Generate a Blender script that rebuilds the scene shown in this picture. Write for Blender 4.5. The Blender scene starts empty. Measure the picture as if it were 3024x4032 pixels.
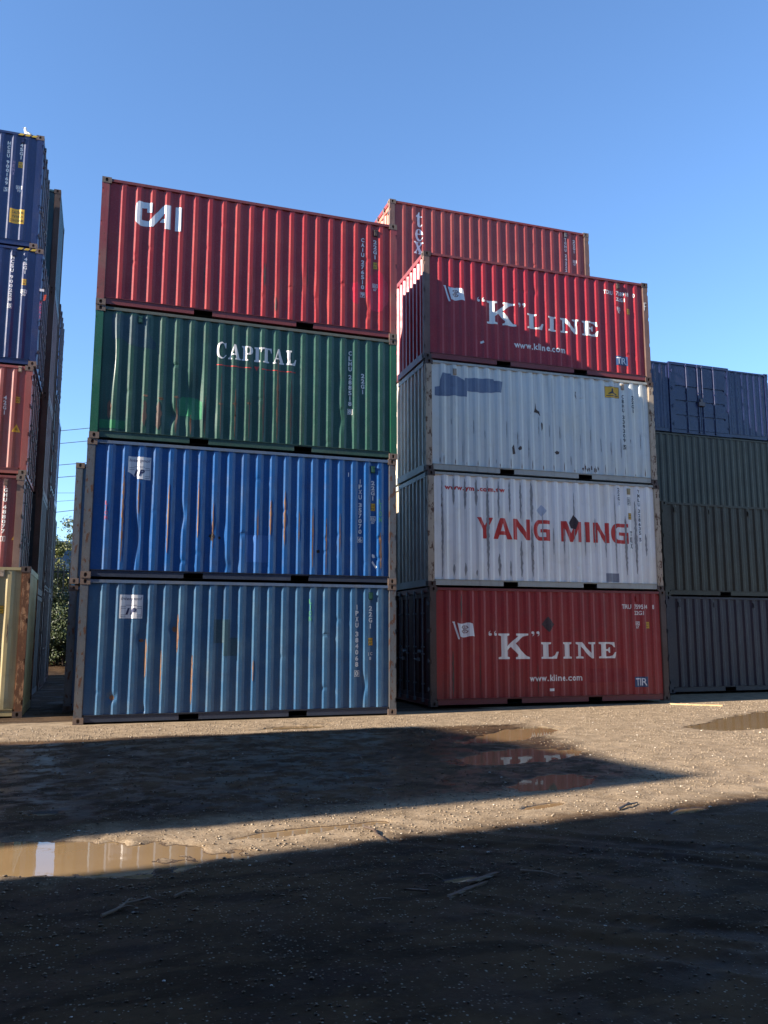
import bpy, bmesh, math, random
import numpy as np
from mathutils import Vector, Matrix
R = math.radians
scene = bpy.context.scene
col = scene.collection
# ------------------------------------------------------------------ camera
F, CX, CY, CZ, YAW, PIT, ROL = 3288.6, .3424, -16.0513, 1.597, -.3272, .1447, .0011
cd = bpy.data.cameras.new('camera'); cam = bpy.data.objects.new('camera', cd); col.objects.link(cam)
cd.sensor_fit = 'HORIZONTAL'; cd.sensor_width = 36; cd.lens = 36 * F / 3024
cd.clip_start = .05; cd.clip_end = 3000
cam.location = (CX, CY, CZ)
fw = Vector((-math.sin(YAW) * math.cos(PIT), math.cos(YAW) * math.cos(PIT), math.sin(PIT)))
rt = Vector((math.cos(YAW), math.sin(YAW), 0)); up = rt.cross(fw)
rt2 = rt * math.cos(ROL) + up * math.sin(ROL); up2 = up * math.cos(ROL) - rt * math.sin(ROL)
cam.rotation_euler = Matrix((rt2, up2, -fw)).transposed().to_euler()
scene.camera = cam
# ------------------------------------------------------------------ sun and sky
SUNK, SUNT = .09, .435            # sunlight runs along +x, slightly into the container faces
sd = Vector((1, SUNK, -SUNT)).normalized()
EL = math.asin(-sd.z); AZ = math.atan2(-sd.x, -sd.y)
sl = bpy.data.lights.new('sun', 'SUN'); sl.energy = 5.0; sl.angle = R(.5); sl.color = (1, .89, .76)
so = bpy.data.objects.new('sun', sl); col.objects.link(so); so.rotation_euler = sd.to_track_quat('-Z', 'Y').to_euler()
so.location = (-30, -5, 30)
W = bpy.data.worlds.new('World'); scene.world = W; W.use_nodes = True
nt = W.node_tree; nt.nodes.clear()
sky = nt.nodes.new('ShaderNodeTexSky'); sky.sky_type = 'NISHITA'; sky.sun_disc = False
sky.sun_elevation = EL; sky.sun_rotation = AZ; sky.air_density = 1.0; sky.dust_density = 0.0; sky.ozone_density = 5.6
bg = nt.nodes.new('ShaderNodeBackground'); bg.inputs[1].default_value = .09
wo = nt.nodes.new('ShaderNodeOutputWorld'); nt.links.new(sky.outputs[0], bg.inputs[0]); nt.links.new(bg.outputs[0], wo.inputs[0])
vs = scene.view_settings; vs.view_transform = 'Standard'; vs.look = 'None'; vs.gamma = 1; vs.exposure = 1.78
scene.cycles.max_bounces = 8

# ------------------------------------------------------------------ node helpers
def srgb(r, g, b):
    f = lambda c: ((c / 255 + .055) / 1.055) ** 2.4 if c / 255 > .04045 else c / 255 / 12.92
    return (f(r), f(g), f(b), 1)
class NT:
    def __init__(s, tree): s.t = tree
    def n(s, typ, ins=None, **kw):
        n = s.t.nodes.new(typ)
        for k, v in kw.items(): setattr(n, k, v)
        for k, v in (ins or {}).items():
            if isinstance(v, bpy.types.NodeSocket): s.t.links.new(v, n.inputs[k])
            else: n.inputs[k].default_value = v
        return n
    def noise(s, vec, scale, detail=3, rough=.55): return s.n('ShaderNodeTexNoise', {'Vector': vec, 'Scale': scale, 'Detail': detail, 'Roughness': rough}).outputs[0]
    def mp(s, vec, sc=(1, 1, 1), loc=None):
        n = s.n('ShaderNodeMapping', {'Vector': vec, 'Scale': sc})
        if loc is not None:
            if isinstance(loc, bpy.types.NodeSocket): s.t.links.new(loc, n.inputs['Location'])
            else: n.inputs['Location'].default_value = loc
        return n.outputs[0]
    def ramp(s, fac, lo, hi):
        n = s.n('ShaderNodeMapRange', {'Value': fac, 'From Min': lo, 'From Max': hi}); n.interpolation_type = 'SMOOTHSTEP'; return n.outputs[0]
    def math(s, op, a, b=0.0):
        n = s.n('ShaderNodeMath', operation=op)
        for i, v in enumerate((a, b)):
            if isinstance(v, bpy.types.NodeSocket): s.t.links.new(v, n.inputs[i])
            else: n.inputs[i].default_value = v
        return n.outputs[0]
    def mix(s, fac, a, b, bt='MIX'):
        n = s.n('ShaderNodeMix', data_type='RGBA', blend_type=bt)
        for i, v in ((0, fac), (6, a), (7, b)):
            if isinstance(v, bpy.types.NodeSocket): s.t.links.new(v, n.inputs[i])
            else: n.inputs[i].default_value = v
        return n.outputs[2]
# weathered paint group: colour, rust, streaks, dirt, seed, roughness
g = bpy.data.node_groups.new('weathered_paint', 'ShaderNodeTree')
for nm, tp, dv in (('Color', 'NodeSocketColor', (.5, .5, .5, 1)), ('Rust', 'NodeSocketFloat', .3), ('Streak', 'NodeSocketFloat', .4), ('Dirt', 'NodeSocketFloat', .4),
                   ('Seed', 'NodeSocketFloat', 0), ('Rough', 'NodeSocketFloat', .45), ('Fade', 'NodeSocketColor', (.5, .5, .5, 1)), ('Gloss', 'NodeSocketFloat', .45)):
    s_ = g.interface.new_socket(nm, in_out='INPUT', socket_type=tp); s_.default_value = dv
g.interface.new_socket('Shader', in_out='OUTPUT', socket_type='NodeSocketShader')
T = NT(g); gi = g.nodes.new('NodeGroupInput').outputs; go = g.nodes.new('NodeGroupOutput')
tc = T.n('ShaderNodeTexCoord').outputs['Object']
sv = T.n('ShaderNodeCombineXYZ', {'X': gi['Seed'], 'Y': T.math('MULTIPLY', gi['Seed'], 1.7), 'Z': T.math('MULTIPLY', gi['Seed'], .61)}).outputs[0]
P = T.mp(tc, (1, 1, 1), sv)
n1 = T.noise(P, 1.1, 4, .6)
c = T.mix(T.math('MULTIPLY', T.ramp(n1, .4, .75), .75), gi['Color'], gi['Fade'])
# long vertical runs of dirt
st1 = T.noise(T.mp(P, (9, 9, .28)), 1.5, 4, .65)
c = T.mix(T.math('MULTIPLY', T.ramp(st1, .5, .72), T.math('MULTIPLY', gi['Streak'], .55)), c, (.045, .035, .03, 1))
st2 = T.noise(T.mp(P, (16, 16, .5), (7, 3, 1)), 1.3, 3, .6)
c = T.mix(T.math('MULTIPLY', T.ramp(st2, .58, .75), T.math('MULTIPLY', gi['Streak'], .45)), c, gi['Fade'])
# blotchy grime
d1 = T.noise(P, 3.7, 6, .7)
c = T.mix(T.math('MULTIPLY', T.ramp(d1, .5, .75), T.math('MULTIPLY', gi['Dirt'], .55)), c, (.05, .042, .035, 1))
fine = T.noise(P, 45, 3, .7)
c = T.mix(T.math('MULTIPLY', T.ramp(fine, .45, .8), .07), c, (.6, .57, .52, 1))
# rust: chips plus runs
r1 = T.noise(T.mp(P, (1, 1, .4)), 11, 8, .74)
lim = T.math('SUBTRACT', .82, T.math('MULTIPLY', gi['Rust'], .34))
rm = T.ramp(T.math('SUBTRACT', r1, lim), 0, .04)
r2 = T.noise(T.mp(P, (13, 13, .6), (2, 9, 4)), 1.4, 6, .7)
lim2 = T.math('SUBTRACT', .86, T.math('MULTIPLY', gi['Rust'], .30))
rm2 = T.ramp(T.math('SUBTRACT', r2, lim2), 0, .05)
rmask = T.math('MAXIMUM', rm, rm2)
rc = T.mix(T.noise(P, 22, 4, .7), srgb(52, 32, 24), srgb(108, 68, 44))
c = T.mix(T.math('MULTIPLY', rmask, .9), c, rc)
# scratches
sc1 = T.noise(T.mp(P, (2.2, 2.2, 19), (4, 1, 2)), 2.2, 5, .8)
c = T.mix(T.math('MULTIPLY', T.ramp(sc1, .69, .74), .4), c, (.42, .4, .36, 1))
ro = T.math('ADD', T.math('SUBTRACT', gi['Rough'], .06), T.math('MULTIPLY', rmask, .35))
ro = T.math('ADD', ro, T.math('MULTIPLY', T.ramp(d1, .4, .7), .12))
bmp = T.n('ShaderNodeBump', {'Strength': .2, 'Distance': .006, 'Height': T.math('ADD', T.noise(P, 4.5, 2, .5), T.math('MULTIPLY', rmask, .15))}).outputs[0]
bs = T.n('ShaderNodeBsdfPrincipled', {'Base Color': c, 'Roughness': ro, 'Normal': bmp})
g.links.new(gi['Gloss'], bs.inputs['Specular IOR Level'])
g.links.new(bs.outputs[0], go.inputs[0])
_mats = {}
def paint(name, rgb, rust=.3, streak=.4, dirt=.4, rough=.45, fade=None, seed=None, gloss=.45):
    if name in _mats: return _mats[name]
    m = bpy.data.materials.new(name); m.use_nodes = True; t = m.node_tree; t.nodes.clear()
    gn = t.nodes.new('ShaderNodeGroup'); gn.node_tree = g
    cc = srgb(*rgb); gn.inputs['Color'].default_value = cc
    if fade is None: fd = tuple(min(1, v * 1.25 + .025) for v in cc[:3]) + (1,)
    else: fd = srgb(*fade)
    gn.inputs['Fade'].default_value = fd
    for k, v in (('Rust', rust), ('Streak', streak), ('Dirt', dirt), ('Rough', rough), ('Gloss', gloss), ('Seed', len(_mats) * 3.17 if seed is None else seed)): gn.inputs[k].default_value = v
    o = t.nodes.new('ShaderNodeOutputMaterial'); t.links.new(gn.outputs[0], o.inputs[0])
    _mats[name] = m; return m
def plain(name, rgb, rough=.5, noise=.15, metal=0.0, scale=20):
    if name in _mats: return _mats[name]
    m = bpy.data.materials.new(name); m.use_nodes = True; t = m.node_tree; t.nodes.clear(); T = NT(t)
    tc = T.n('ShaderNodeTexCoord').outputs['Object']; cc = srgb(*rgb)
    c = T.mix(T.ramp(T.noise(tc, scale, 5, .65), .3, .75), cc, tuple(v * (1 - noise * 2) for v in cc[:3]) + (1,))
    b = T.n('ShaderNodeBsdfPrincipled', {'Base Color': c, 'Roughness': rough, 'Metallic': metal}); o = t.nodes.new('ShaderNodeOutputMaterial')
    t.links.new(b.outputs[0], o.inputs[0]); _mats[name] = m; return m

# ------------------------------------------------------------------ mesh helpers
class MB:
    def __init__(s): s.v = []; s.f = []
    def quad(s, a, b, c, d): k = len(s.v); s.v += [a, b, c, d]; s.f.append((k, k + 1, k + 2, k + 3))
    def box(s, x0, x1, y0, y1, z0, z1):
        k = len(s.v); s.v += [(x, y, z) for z in (z0, z1) for y in (y0, y1) for x in (x0, x1)]
        for q in ((0, 2, 3, 1), (4, 5, 7, 6), (0, 1, 5, 4), (2, 6, 7, 3), (0, 4, 6, 2), (1, 3, 7, 5)): s.f.append(tuple(k + i for i in q))
    def tube(s, pts, r, n=8, caps=True):
        pts = [Vector(p) for p in pts]; rs = r if isinstance(r, (list, tuple)) else [r] * len(pts); k0 = len(s.v)
        for i, p in enumerate(pts):
            d = (pts[min(i + 1, len(pts) - 1)] - pts[max(i - 1, 0)]).normalized()
            a = d.cross(Vector((0, 0, 1)) if abs(d.z) < .9 else Vector((1, 0, 0))).normalized(); b = d.cross(a)
            for j in range(n):
                t = 2 * math.pi * j / n; s.v.append(tuple(p + (a * math.cos(t) + b * math.sin(t)) * rs[i]))
        for i in range(len(pts) - 1):
            for j in range(n):
                s.f.append((k0 + i * n + j, k0 + i * n + (j + 1) % n, k0 + (i + 1) * n + (j + 1) % n, k0 + (i + 1) * n + j))
        if caps:
            s.f.append(tuple(k0 + j for j in range(n))[::-1]); s.f.append(tuple(k0 + (len(pts) - 1) * n + j for j in range(n)))
    def mesh(s, name, smooth=False):
        m = bpy.data.meshes.new(name); m.from_pydata(s.v, [], s.f)
        if smooth: m.polygons.foreach_set('use_smooth', [True] * len(m.polygons))
        m.update(); return m
def obj(name, mesh, mat=None, parent=None, loc=(0, 0, 0)):
    if isinstance(mesh, MB): mesh = mesh.mesh(name)
    o = bpy.data.objects.new(name, mesh); col.objects.link(o); o.location = loc
    if parent is not None: o.parent = parent
    if mat is not None:
        if not mesh.materials: mesh.materials.append(None)
        o.material_slots[0].link = 'OBJECT'; o.material_slots[0].material = mat
    return o
def tag(o, label=None, cat=None, group=None, kind=None):
    for k, v in (('label', label), ('category', cat), ('group', group), ('kind', kind)):
        if v: o[k] = v
    return o

# ------------------------------------------------------------------ container geometry
WD = 2.438; PITCH = .278; PW = .158
def breaks(L, mirror=False):
    """(u, depth) polyline of the corrugation between the posts; rising (left-facing) slopes centred at .36+.278k"""
    y0, y1 = .010, .040
    pts = [(PW, y1)]
    u = .36
    while u + .030 + .066 + .058 < L - PW - .02:
        pts += [(u - .028, y1), (u + .030, y0), (u + .096, y0), (u + .154, y1)]; u += PITCH
    pts.append((L - PW, y1))
    pts = [p for i, p in enumerate(pts) if i == 0 or p[0] > pts[i - 1][0] + 1e-4]
    return pts
_panels = []
class Panel:
    def __init__(s, L, H, rng=None, wob=0.0, dents=(), span=None, crush=0.0):
        _panels.append(s)
        br = breaks(L)
        if span: br = [p for p in br if span[0] < p[0] < span[1]]; br = [(span[0], .040)] + br + [(span[1], .040)]
        s.u = np.array([p[0] for p in br]); d = np.array([p[1] for p in br])
        z0, z1 = .162, H - .078
        nz = 72 if (wob or dents) else 2
        s.z = np.linspace(z0, z1, nz)
        U, Z = np.meshgrid(s.u, s.z, indexing='ij'); X = U.copy(); Y = np.repeat(d[:, None], nz, 1)
        if wob:
            nr = len(s.u); zz = np.linspace(0, 1, nz)
            edge = np.minimum(1, np.minimum(zz, 1 - zz) * 12)
            for k in range(1, nr - 1, 4):
                w = np.zeros(nz); dp = np.zeros(nz)
                for q in range(rng.choice((0, 0, 1, 1, 2, 3))):
                    c0 = rng.uniform(.05, .85) ** 1.3; sharp = rng.random() < .6; sg = rng.uniform(.010, .022) if sharp else rng.uniform(.03, .09); a = rng.gauss(0, 1) * wob * (1.15 if sharp else .45)
                    w += a * np.exp(-((zz - c0) / sg) ** 2); dp += abs(a) * .8 * np.exp(-((zz - c0) / sg) ** 2)
                w += wob * .07 * np.sin(zz * rng.uniform(2, 5) + rng.uniform(0, 6))
                ph = np.clip(dp, 0, .03)
                for j in (k, k + 1, k + 2, k + 3):
                    if j < nr - 1:
                        X[j] += w * edge * (1 if j in (k, k + 1) else .35)
                        if j in (k + 1, k + 2): Y[j] += ph * edge * (1.0 if j == k + 1 else .6)
        for (cu, cz, ru, rz, dep, sh) in dents:
            gss = np.exp(-((U - cu) / ru) ** 2 - ((Z - cz) / rz) ** 2); Y += dep * gss; X += sh * gss
        s.X, s.Y = X, Y
    def mesh(s, name):
        nu, nz = s.X.shape; v = np.stack([s.X, s.Y, np.repeat(s.z[None], nu, 0)], -1).reshape(-1, 3)
        f = []
        for i in range(nu - 1):
            for j in range(nz - 1):
                a, b, c_, d = i * nz + j, (i + 1) * nz + j, (i + 1) * nz + j + 1, i * nz + j + 1
                if nz == 2: f.append((a, b, c_, d))
                else: f += [(a, b, c_), (a, c_, d)]
        m = bpy.data.meshes.new(name); m.from_pydata(v.tolist(), [], f); m.update(); return m
    def at(s, u, z):
        i = int(np.clip(np.searchsorted(s.u, u) - 1, 0, len(s.u) - 2)); j = int(np.clip(np.searchsorted(s.z, z) - 1, 0, len(s.z) - 2))
        a = (u - s.u[i]) / (s.u[i + 1] - s.u[i]); b = (z - s.z[j]) / (s.z[j + 1] - s.z[j])
        def tri(Mx):
            if b <= a: return Mx[i, j] + (Mx[i + 1, j] - Mx[i, j]) * a + (Mx[i + 1, j + 1] - Mx[i + 1, j]) * b
            return Mx[i, j] + (Mx[i, j + 1] - Mx[i, j]) * b + (Mx[i + 1, j + 1] - Mx[i, j + 1]) * a
        return float(tri(s.X)), float(tri(s.Y))
    def project(s, name, verts, faces, off=.003):
        """flat shape (u,z) cut along every fold of the panel and laid on it like paint"""
        bm = bmesh.new(); vs_ = [bm.verts.new((p[0], 0, p[1])) for p in verts]
        for f in faces:
            try: bm.faces.new([vs_[i] for i in f])
            except ValueError: pass
        bmesh.ops.triangulate(bm, faces=bm.faces[:])
        us = [p[0] for p in verts]; zs = [p[1] for p in verts]
        for u in s.u:
            if min(us) < u < max(us): bmesh.ops.bisect_plane(bm, geom=bm.verts[:] + bm.edges[:] + bm.faces[:], plane_co=(u, 0, 0), plane_no=(1, 0, 0), dist=1e-6)
        if len(s.z) > 2:
            for z in s.z:
                if min(zs) < z < max(zs): bmesh.ops.bisect_plane(bm, geom=bm.verts[:] + bm.edges[:] + bm.faces[:], plane_co=(0, 0, z), plane_no=(0, 0, 1), dist=1e-6)
        for v in bm.verts:
            x, y = s.at(v.co.x, v.co.z); v.co.x = x; v.co.y = y - off
        m = bpy.data.meshes.new(name); bm.to_mesh(m); bm.free(); return m

_cache = {}
def cached(key, fn):
    if key not in _cache: _cache[key] = fn()
    return _cache[key]
def casting_mesh(sx, sy, sz):
    """corner casting at local origin corner growing to +x,+y,+z, mirrored by signs; oval holes on side, end and top/bottom"""
    A, B_, C_ = .178, .162, .118; v = []; f = []
    def face(o, ea, eb, en, la, lb, ra, rb):
        o, ea, eb, en = map(Vector, (o, ea, eb, en)); n = 16; c = o + ea * la / 2 + eb * lb / 2
        k = len(v); ring = []; out = []
        for i in range(n):
            t = 2 * math.pi * (i + .5) / n; ct, st = math.cos(t), math.sin(t)
            pw = .72
            ring.append(c + ea * ra * math.copysign(abs(ct) ** pw, ct) + eb * rb * math.copysign(abs(st) ** pw, st))
            m_ = max(abs(ct), abs(st)); out.append(c + ea * la / 2 * ct / m_ + eb * lb / 2 * st / m_)
        for p in out + ring + [q + en * .045 for q in ring]: v.append(tuple(p))
        for i in range(n):
            j = (i + 1) % n; f.append((k + i, k + j, k + n + j, k + n + i)); f.append((k + n + i, k + n + j, k + 2 * n + j, k + 2 * n + i))
        f.append(tuple(k + 2 * n + i for i in range(n)))
        # square off the outer corners
        for qa, qb in ((0, 0), (1, 0), (1, 1), (0, 1)):
            cr = o + ea * la * qa + eb * lb * qb; near = sorted(range(n), key=lambda i: (out[i] - cr).length)[:2]
            v.append(tuple(cr)); f.append((k + near[0], len(v) - 1, k + near[1]))
    face((0, 0, 0), (1, 0, 0), (0, 0, 1), (0, 1, 0), A, C_, .026, .038)      # side
    face((0, 0, 0), (0, 1, 0), (0, 0, 1), (1, 0, 0), B_, C_, .028, .038)     # end
    face((0, 0, 0), (1, 0, 0), (0, 1, 0), (0, 0, 1), A, B_, .06, .032)       # outer top or bottom
    for q in (((A, 0, 0), (A, B_, 0), (A, B_, C_), (A, 0, C_)), ((0, B_, 0), (A, B_, 0), (A, B_, C_), (0, B_, C_)), ((0, 0, C_), (A, 0, C_), (A, B_, C_), (0, B_, C_))):
        k = len(v); v.extend(q); f.append((k, k + 1, k + 2, k + 3))
    v = [(x * sx, y * sy, z * sz) for x, y, z in v]
    m = bpy.data.meshes.new('corner_casting'); m.from_pydata(v, [], f); m.update(); return m
def post_mesh(sx, sy, H):
    mb = MB(); z0, z1 = .118, H - .118; o = .005
    def b(x0, x1, y0, y1, a, c): mb.box(*sorted((x0 * sx, x1 * sx)), *sorted((y0 * sy, y1 * sy)), a, c)
    b(.034, PW - .014, o, .11, z0, z1); b(o, .034, .026, .11, z0, z1); b(PW - .014, PW, o + .012, .11, z0, z1)
    notches = [z0 + .12 + i * (z1 - z0 - .33) / 3 for i in range(4)]; a = z0
    for q in notches: b(o, .034, o, .026, a, q); a = q + .095
    b(o, .034, o, .026, a, z1)
    return mb.mesh('corner_post')
def bottom_rail_mesh(L, sy, pockets, sag=0):
    mb = MB(); p = pockets; y0, y1 = .018, .14
    def b(x0, x1, ya, yb, a, c): mb.box(x0, x1, *sorted((ya * sy, yb * sy)), a, c)
    b(.178, L - .178, .006, y1, .150, .158)                 # top flange
    b(.178, L - .178, y0, y1, .130, .150)
    xs = [.178] + [q for c_ in p for q in (c_ - .18, c_ + .18)] + [L - .178]
    for i in range(0, len(xs), 2): b(xs[i], xs[i + 1], y0, y1, .032, .130)
    return mb.mesh('bottom_rail')
def pocket_mesh(c_, sy):
    mb = MB(); x0, x1 = c_ - .179, c_ + .179
    y0, y1 = sorted((.02 * sy, .8 * sy)); z0, z1 = .034, .129
    yb = y1 if sy > 0 else y0
    mb.quad((x0, y0, z0), (x0, y1, z0), (x0, y1, z1), (x0, y0, z1)); mb.quad((x1, y0, z0), (x1, y1, z0), (x1, y1, z1), (x1, y0, z1))
    mb.quad((x0, y0, z1), (x1, y0, z1), (x1, y1, z1), (x0, y1, z1)); mb.quad((x0, y0, z0), (x1, y0, z0), (x1, y1, z0), (x0, y1, z0))
    mb.quad((x0, yb, z0), (x1, yb, z0), (x1, yb, z1), (x0, yb, z1)); return mb.mesh('fork_pocket')
def corr_end(H):
    """corrugated closed end at x = 0, outward -x"""
    mb = MB(); y = .112; ys = [(.112, .05)]; y0 = .17
    while y0 + .25 < WD - .11: ys += [(y0, .05), (y0 + .05, .012), (y0 + .13, .012), (y0 + .18, .05)]; y0 += .25
    ys.append((WD - .112, .05))
    for (a, d), (b, e) in zip(ys[:-1], ys[1:]): mb.quad((d, a, .17), (e, b, .17), (e, b, H - .125), (d, a, H - .125))
    return mb
def mirx(mb, L): mb.v = [(L - x, y, z) for x, y, z in mb.v]; return mb
def door_leaf(y0, y1, H):
    mb = MB(); z0, z1 = .15, H - .13; x0 = .03
    n = 5; zs = np.linspace(z0 + .1, z1 - .1, n * 4 + 1)
    # door skin: shallow vertical ribs framed by a flat border
    mb.box(x0, x0 + .05, y0, y1, z0, z0 + .1); mb.box(x0, x0 + .05, y0, y1, z1 - .1, z1)
    mb.box(x0, x0 + .05, y0, y0 + .07, z0 + .1, z1 - .1); mb.box(x0, x0 + .05, y1 - .07, y1, z0 + .1, z1 - .1)
    w = (y1 - y0 - .14) / 3
    for i in range(3):
        a = y0 + .07 + i * w; pts = [(a, .042), (a + w * .25, .042), (a + w * .4, .066), (a + w * .85, .066), (a + w, .042)]
        for (p, d), (q, e) in zip(pts[:-1], pts[1:]): mb.quad((d, p, z0 + .1), (e, q, z0 + .1), (e, q, z1 - .1), (d, p, z1 - .1))
    return mb
def bar_mesh(y, H):
    mb = MB(); x = -.012
    mb.tube([(x, y, .1), (x, y, H - .08)], .017, 8)
    for z in (.11, H - .12): mb.box(-.03, .018, y - .035, y + .035, z - .03, z + .05)
    for z in (.45, 1.1, 1.25, H - .6): mb.box(-.034, .03, y - .03, y + .03, z, z + .035)
    return mb
def handle_mesh(y, yy, z): mb = MB(); mb.tube([(-.02, y, z), (-.03, y + (yy - y) * .2, z - .01), (-.03, yy, z - .012)], .011, 6); mb.box(-.035, .028, yy - .03, yy + .03, z - .05, z + .03); return mb
def hinge_mesh(y, z):
    mb = MB(); mb.box(-.004, .032, y - .06, y + .06, z, z + .05); mb.tube([(-.01, y, z - .02), (-.01, y, z + .07)], .012, 6); return mb
def sol(n, *a): return a
STEEL = plain('galvanised_steel', (112, 112, 114), .55, .2, .3)
DARKSTEEL = plain('dark_pocket_steel', (26, 24, 24), .8)
RUBBER = plain('door_rubber', (22, 22, 22), .8)
RUSTY = paint('rusty_bare_steel', (112, 80, 60), .75, .7, .6, .7, (140, 110, 88))
def container(loc, label, body, post=None, cast=None, rail=None, L=6.058, H=2.591, rot=0.0, group=None, left='corr', right='door', panel=None,
              vents=(), toprail=None, bare_front=False, cat='container', endmat=None, bars=None):
    post = post or body; cast = cast or post; rail = rail or body; toprail = toprail or rail; endmat = endmat or body; bars = bars or STEEL
    o = bpy.data.objects.new('shipping_container', None); col.objects.link(o); o.location = loc; o.rotation_euler = (0, 0, rot); o.empty_display_size = .3
    tag(o, label, cat, group)
    if not bare_front:
        if panel is None: panel = cached(('pan', L, H), lambda: Panel(L, H))
        obj('side_panel', cached(('panm', id(panel)), lambda: panel.mesh('side_panel')), body, o)
    gp = cached(('pan', L, H), lambda: Panel(L, H))
    def back():
        m = gp.mesh('side_panel')
        for v in m.vertices: v.co.y = WD - v.co.y
        return m
    obj('side_panel', cached(('back', L, H), back), body, o)
    for ix, sx in ((0, 1), (L, -1)):
        for iy, sy in ((0, 1), (WD, -1)):
            obj('corner_post', cached(('post', sx, sy, H), lambda: post_mesh(sx, sy, H)), post, o, (ix, iy, 0))
            for iz, sz in ((0, 1), (H, -1)):
                obj('corner_casting', cached(('cast', sx, sy, sz), lambda: casting_mesh(sx, sy, sz)), cast, o, (ix, iy, iz))
    pk = (L / 2 - 1.025, L / 2 + 1.025) if L < 7 else (L / 2 - 1.05, L / 2 + 1.05)
    for iy, sy in ((0, 1), (WD, -1)):
        obj('bottom_rail', cached(('br', L, sy), lambda: bottom_rail_mesh(L, sy, pk)), rail, o, (0, iy, 0))
        def tr():
            mb = MB(); mb.box(.178, L - .178, *sorted((.004 * sy, .064 * sy)), H - .080, H - .024); return mb.mesh('top_rail')
        obj('top_rail', cached(('tr', L, H, sy), tr), toprail, o, (0, iy, 0))
        if sy > 0:
            for c_ in pk: obj('fork_pocket', cached(('pk', c_, sy), lambda: pocket_mesh(c_, sy)), DARKSTEEL, o, (0, iy, 0))
    for side, typ in (('L', left), ('R', right)):
        mr = (lambda mb: mirx(mb, L)) if side == 'R' else (lambda mb: mb)
        def hdr(): mb = MB(); mb.box(.006, .09, .162, WD - .162, H - .125, H - .02); return mr(mb).mesh('end_header')
        def sil(): mb = MB(); mb.box(.010, .09, .162, WD - .162, .015, .17 if typ == 'corr' else .145); return mr(mb).mesh('end_sill')
        obj('end_header', cached(('hd', L, H, side), hdr), rail, o); obj('end_sill', cached(('sl', L, H, side, typ), sil), rail, o)
        if typ == 'corr': obj('end_panel', cached(('ce', L, H, side), lambda: mr(corr_end(H)).mesh('end_panel')), endmat, o)
        else:
            for k, (a, b) in enumerate(((.115, WD / 2 - .006), (WD / 2 + .006, WD - .115))):
                d = obj('door', cached(('dl', L, H, side, k), lambda: mr(door_leaf(a, b, H)).mesh('door')), endmat, o)
                for fr in (.3, .78) if k == 0 else (.22, .7):
                    y = a + (b - a) * fr; obj('locking_bar', cached(('lb', L, H, side, k, fr), lambda: mr(bar_mesh(y, H)).mesh('locking_bar')), bars, d)
                    yy = y + (.24 if fr < .5 else -.24)
                    obj('handle', cached(('hn', L, H, side, k, fr), lambda: mr(handle_mesh(y, yy, 1.18 if fr < .5 else 1.0)).mesh('handle')), bars, d)
                hy = .1 if k == 0 else WD - .1
                for hz in (.35, .95, 1.6, H - .4): obj('hinge', cached(('hg', L, H, side, k, hz), lambda: mr(hinge_mesh(hy, hz)).mesh('hinge')), bars, d)
    def roof():
        mb = MB(); mb.box(.09, L - .09, .062, WD - .062, H - .075, H - .045)
        for i in range(int(L / .42)): mb.box(.2 + i * .42, .36 + i * .42, .12, WD - .12, H - .045, H - .03)
        return mb.mesh('roof')
    obj('roof', cached(('rf', L, H), roof), body, o)
    def floor(): mb = MB(); mb.box(.09, L - .09, .14, WD - .14, .131, .155); return mb.mesh('floor')
    obj('floor', cached(('fl', L), floor), DARKSTEEL, o)
    if vents and panel is not None:
        def vm():
            mb = MB(); mb.box(-.045, .045, -.012, .0, -.075, .075); mb.box(-.03, .03, -.03, -.012, -.06, .03); mb.box(-.036, .036, -.034, -.012, .03, .06); return mb.mesh('vent_cover')
        for (u, z, mt) in vents:
            x, y = panel.at(u, z); obj('vent_cover', cached('vent', vm), mt or body, o, (x, min(y, .034), z))
    o['_L'] = L
    del o['_L']
    return o

# ------------------------------------------------------------------ lettering
def arc(cx, cy, rx, ry, a0, a1, n=14):
    return [(cx + rx * math.cos(R(a0 + (a1 - a0) * i / n)), cy + ry * math.sin(R(a0 + (a1 - a0) * i / n))) for i in range(n + 1)]
def fill(contours):
    """contours (closed, even-odd) -> verts, faces through a filled 2-D curve"""
    cu = bpy.data.curves.new('tmp', 'CURVE'); cu.dimensions = '2D'; cu.fill_mode = 'BOTH'
    for c_ in contours:
        sp = cu.splines.new('POLY'); sp.points.add(len(c_) - 1); sp.use_cyclic_u = True
        for i, p in enumerate(c_): sp.points[i].co = (p[0], p[1], 0, 1)
    o = bpy.data.objects.new('tmp', cu); me = bpy.data.meshes.new_from_object(o)
    v = [(q.co.x, q.co.y) for q in me.vertices]; f = [tuple(p.vertices) for p in me.polygons]
    bpy.data.objects.remove(o); bpy.data.curves.remove(cu); bpy.data.meshes.remove(me); return v, f
_tx = {}
def text_shape(s, bold=.0, shear=0, spacing=1.0):
    k = (s, bold, shear, spacing)
    if k in _tx: return _tx[k]
    cu = bpy.data.curves.new('tmp', 'FONT'); cu.body = s; cu.fill_mode = 'BOTH' if hasattr(cu, 'fill_mode') else cu.fill_mode
    cu.dimensions = '2D'; cu.offset = bold; cu.shear = shear; cu.space_character = spacing; cu.resolution_u = 3
    o = bpy.data.objects.new('tmp', cu); me = bpy.data.meshes.new_from_object(o)
    v = [(q.co.x, q.co.y) for q in me.vertices]; f = [tuple(p.vertices) for p in me.polygons]
    bpy.data.objects.remove(o); bpy.data.curves.remove(cu); bpy.data.meshes.remove(me)
    _tx[k] = (v, f); return v, f
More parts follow.
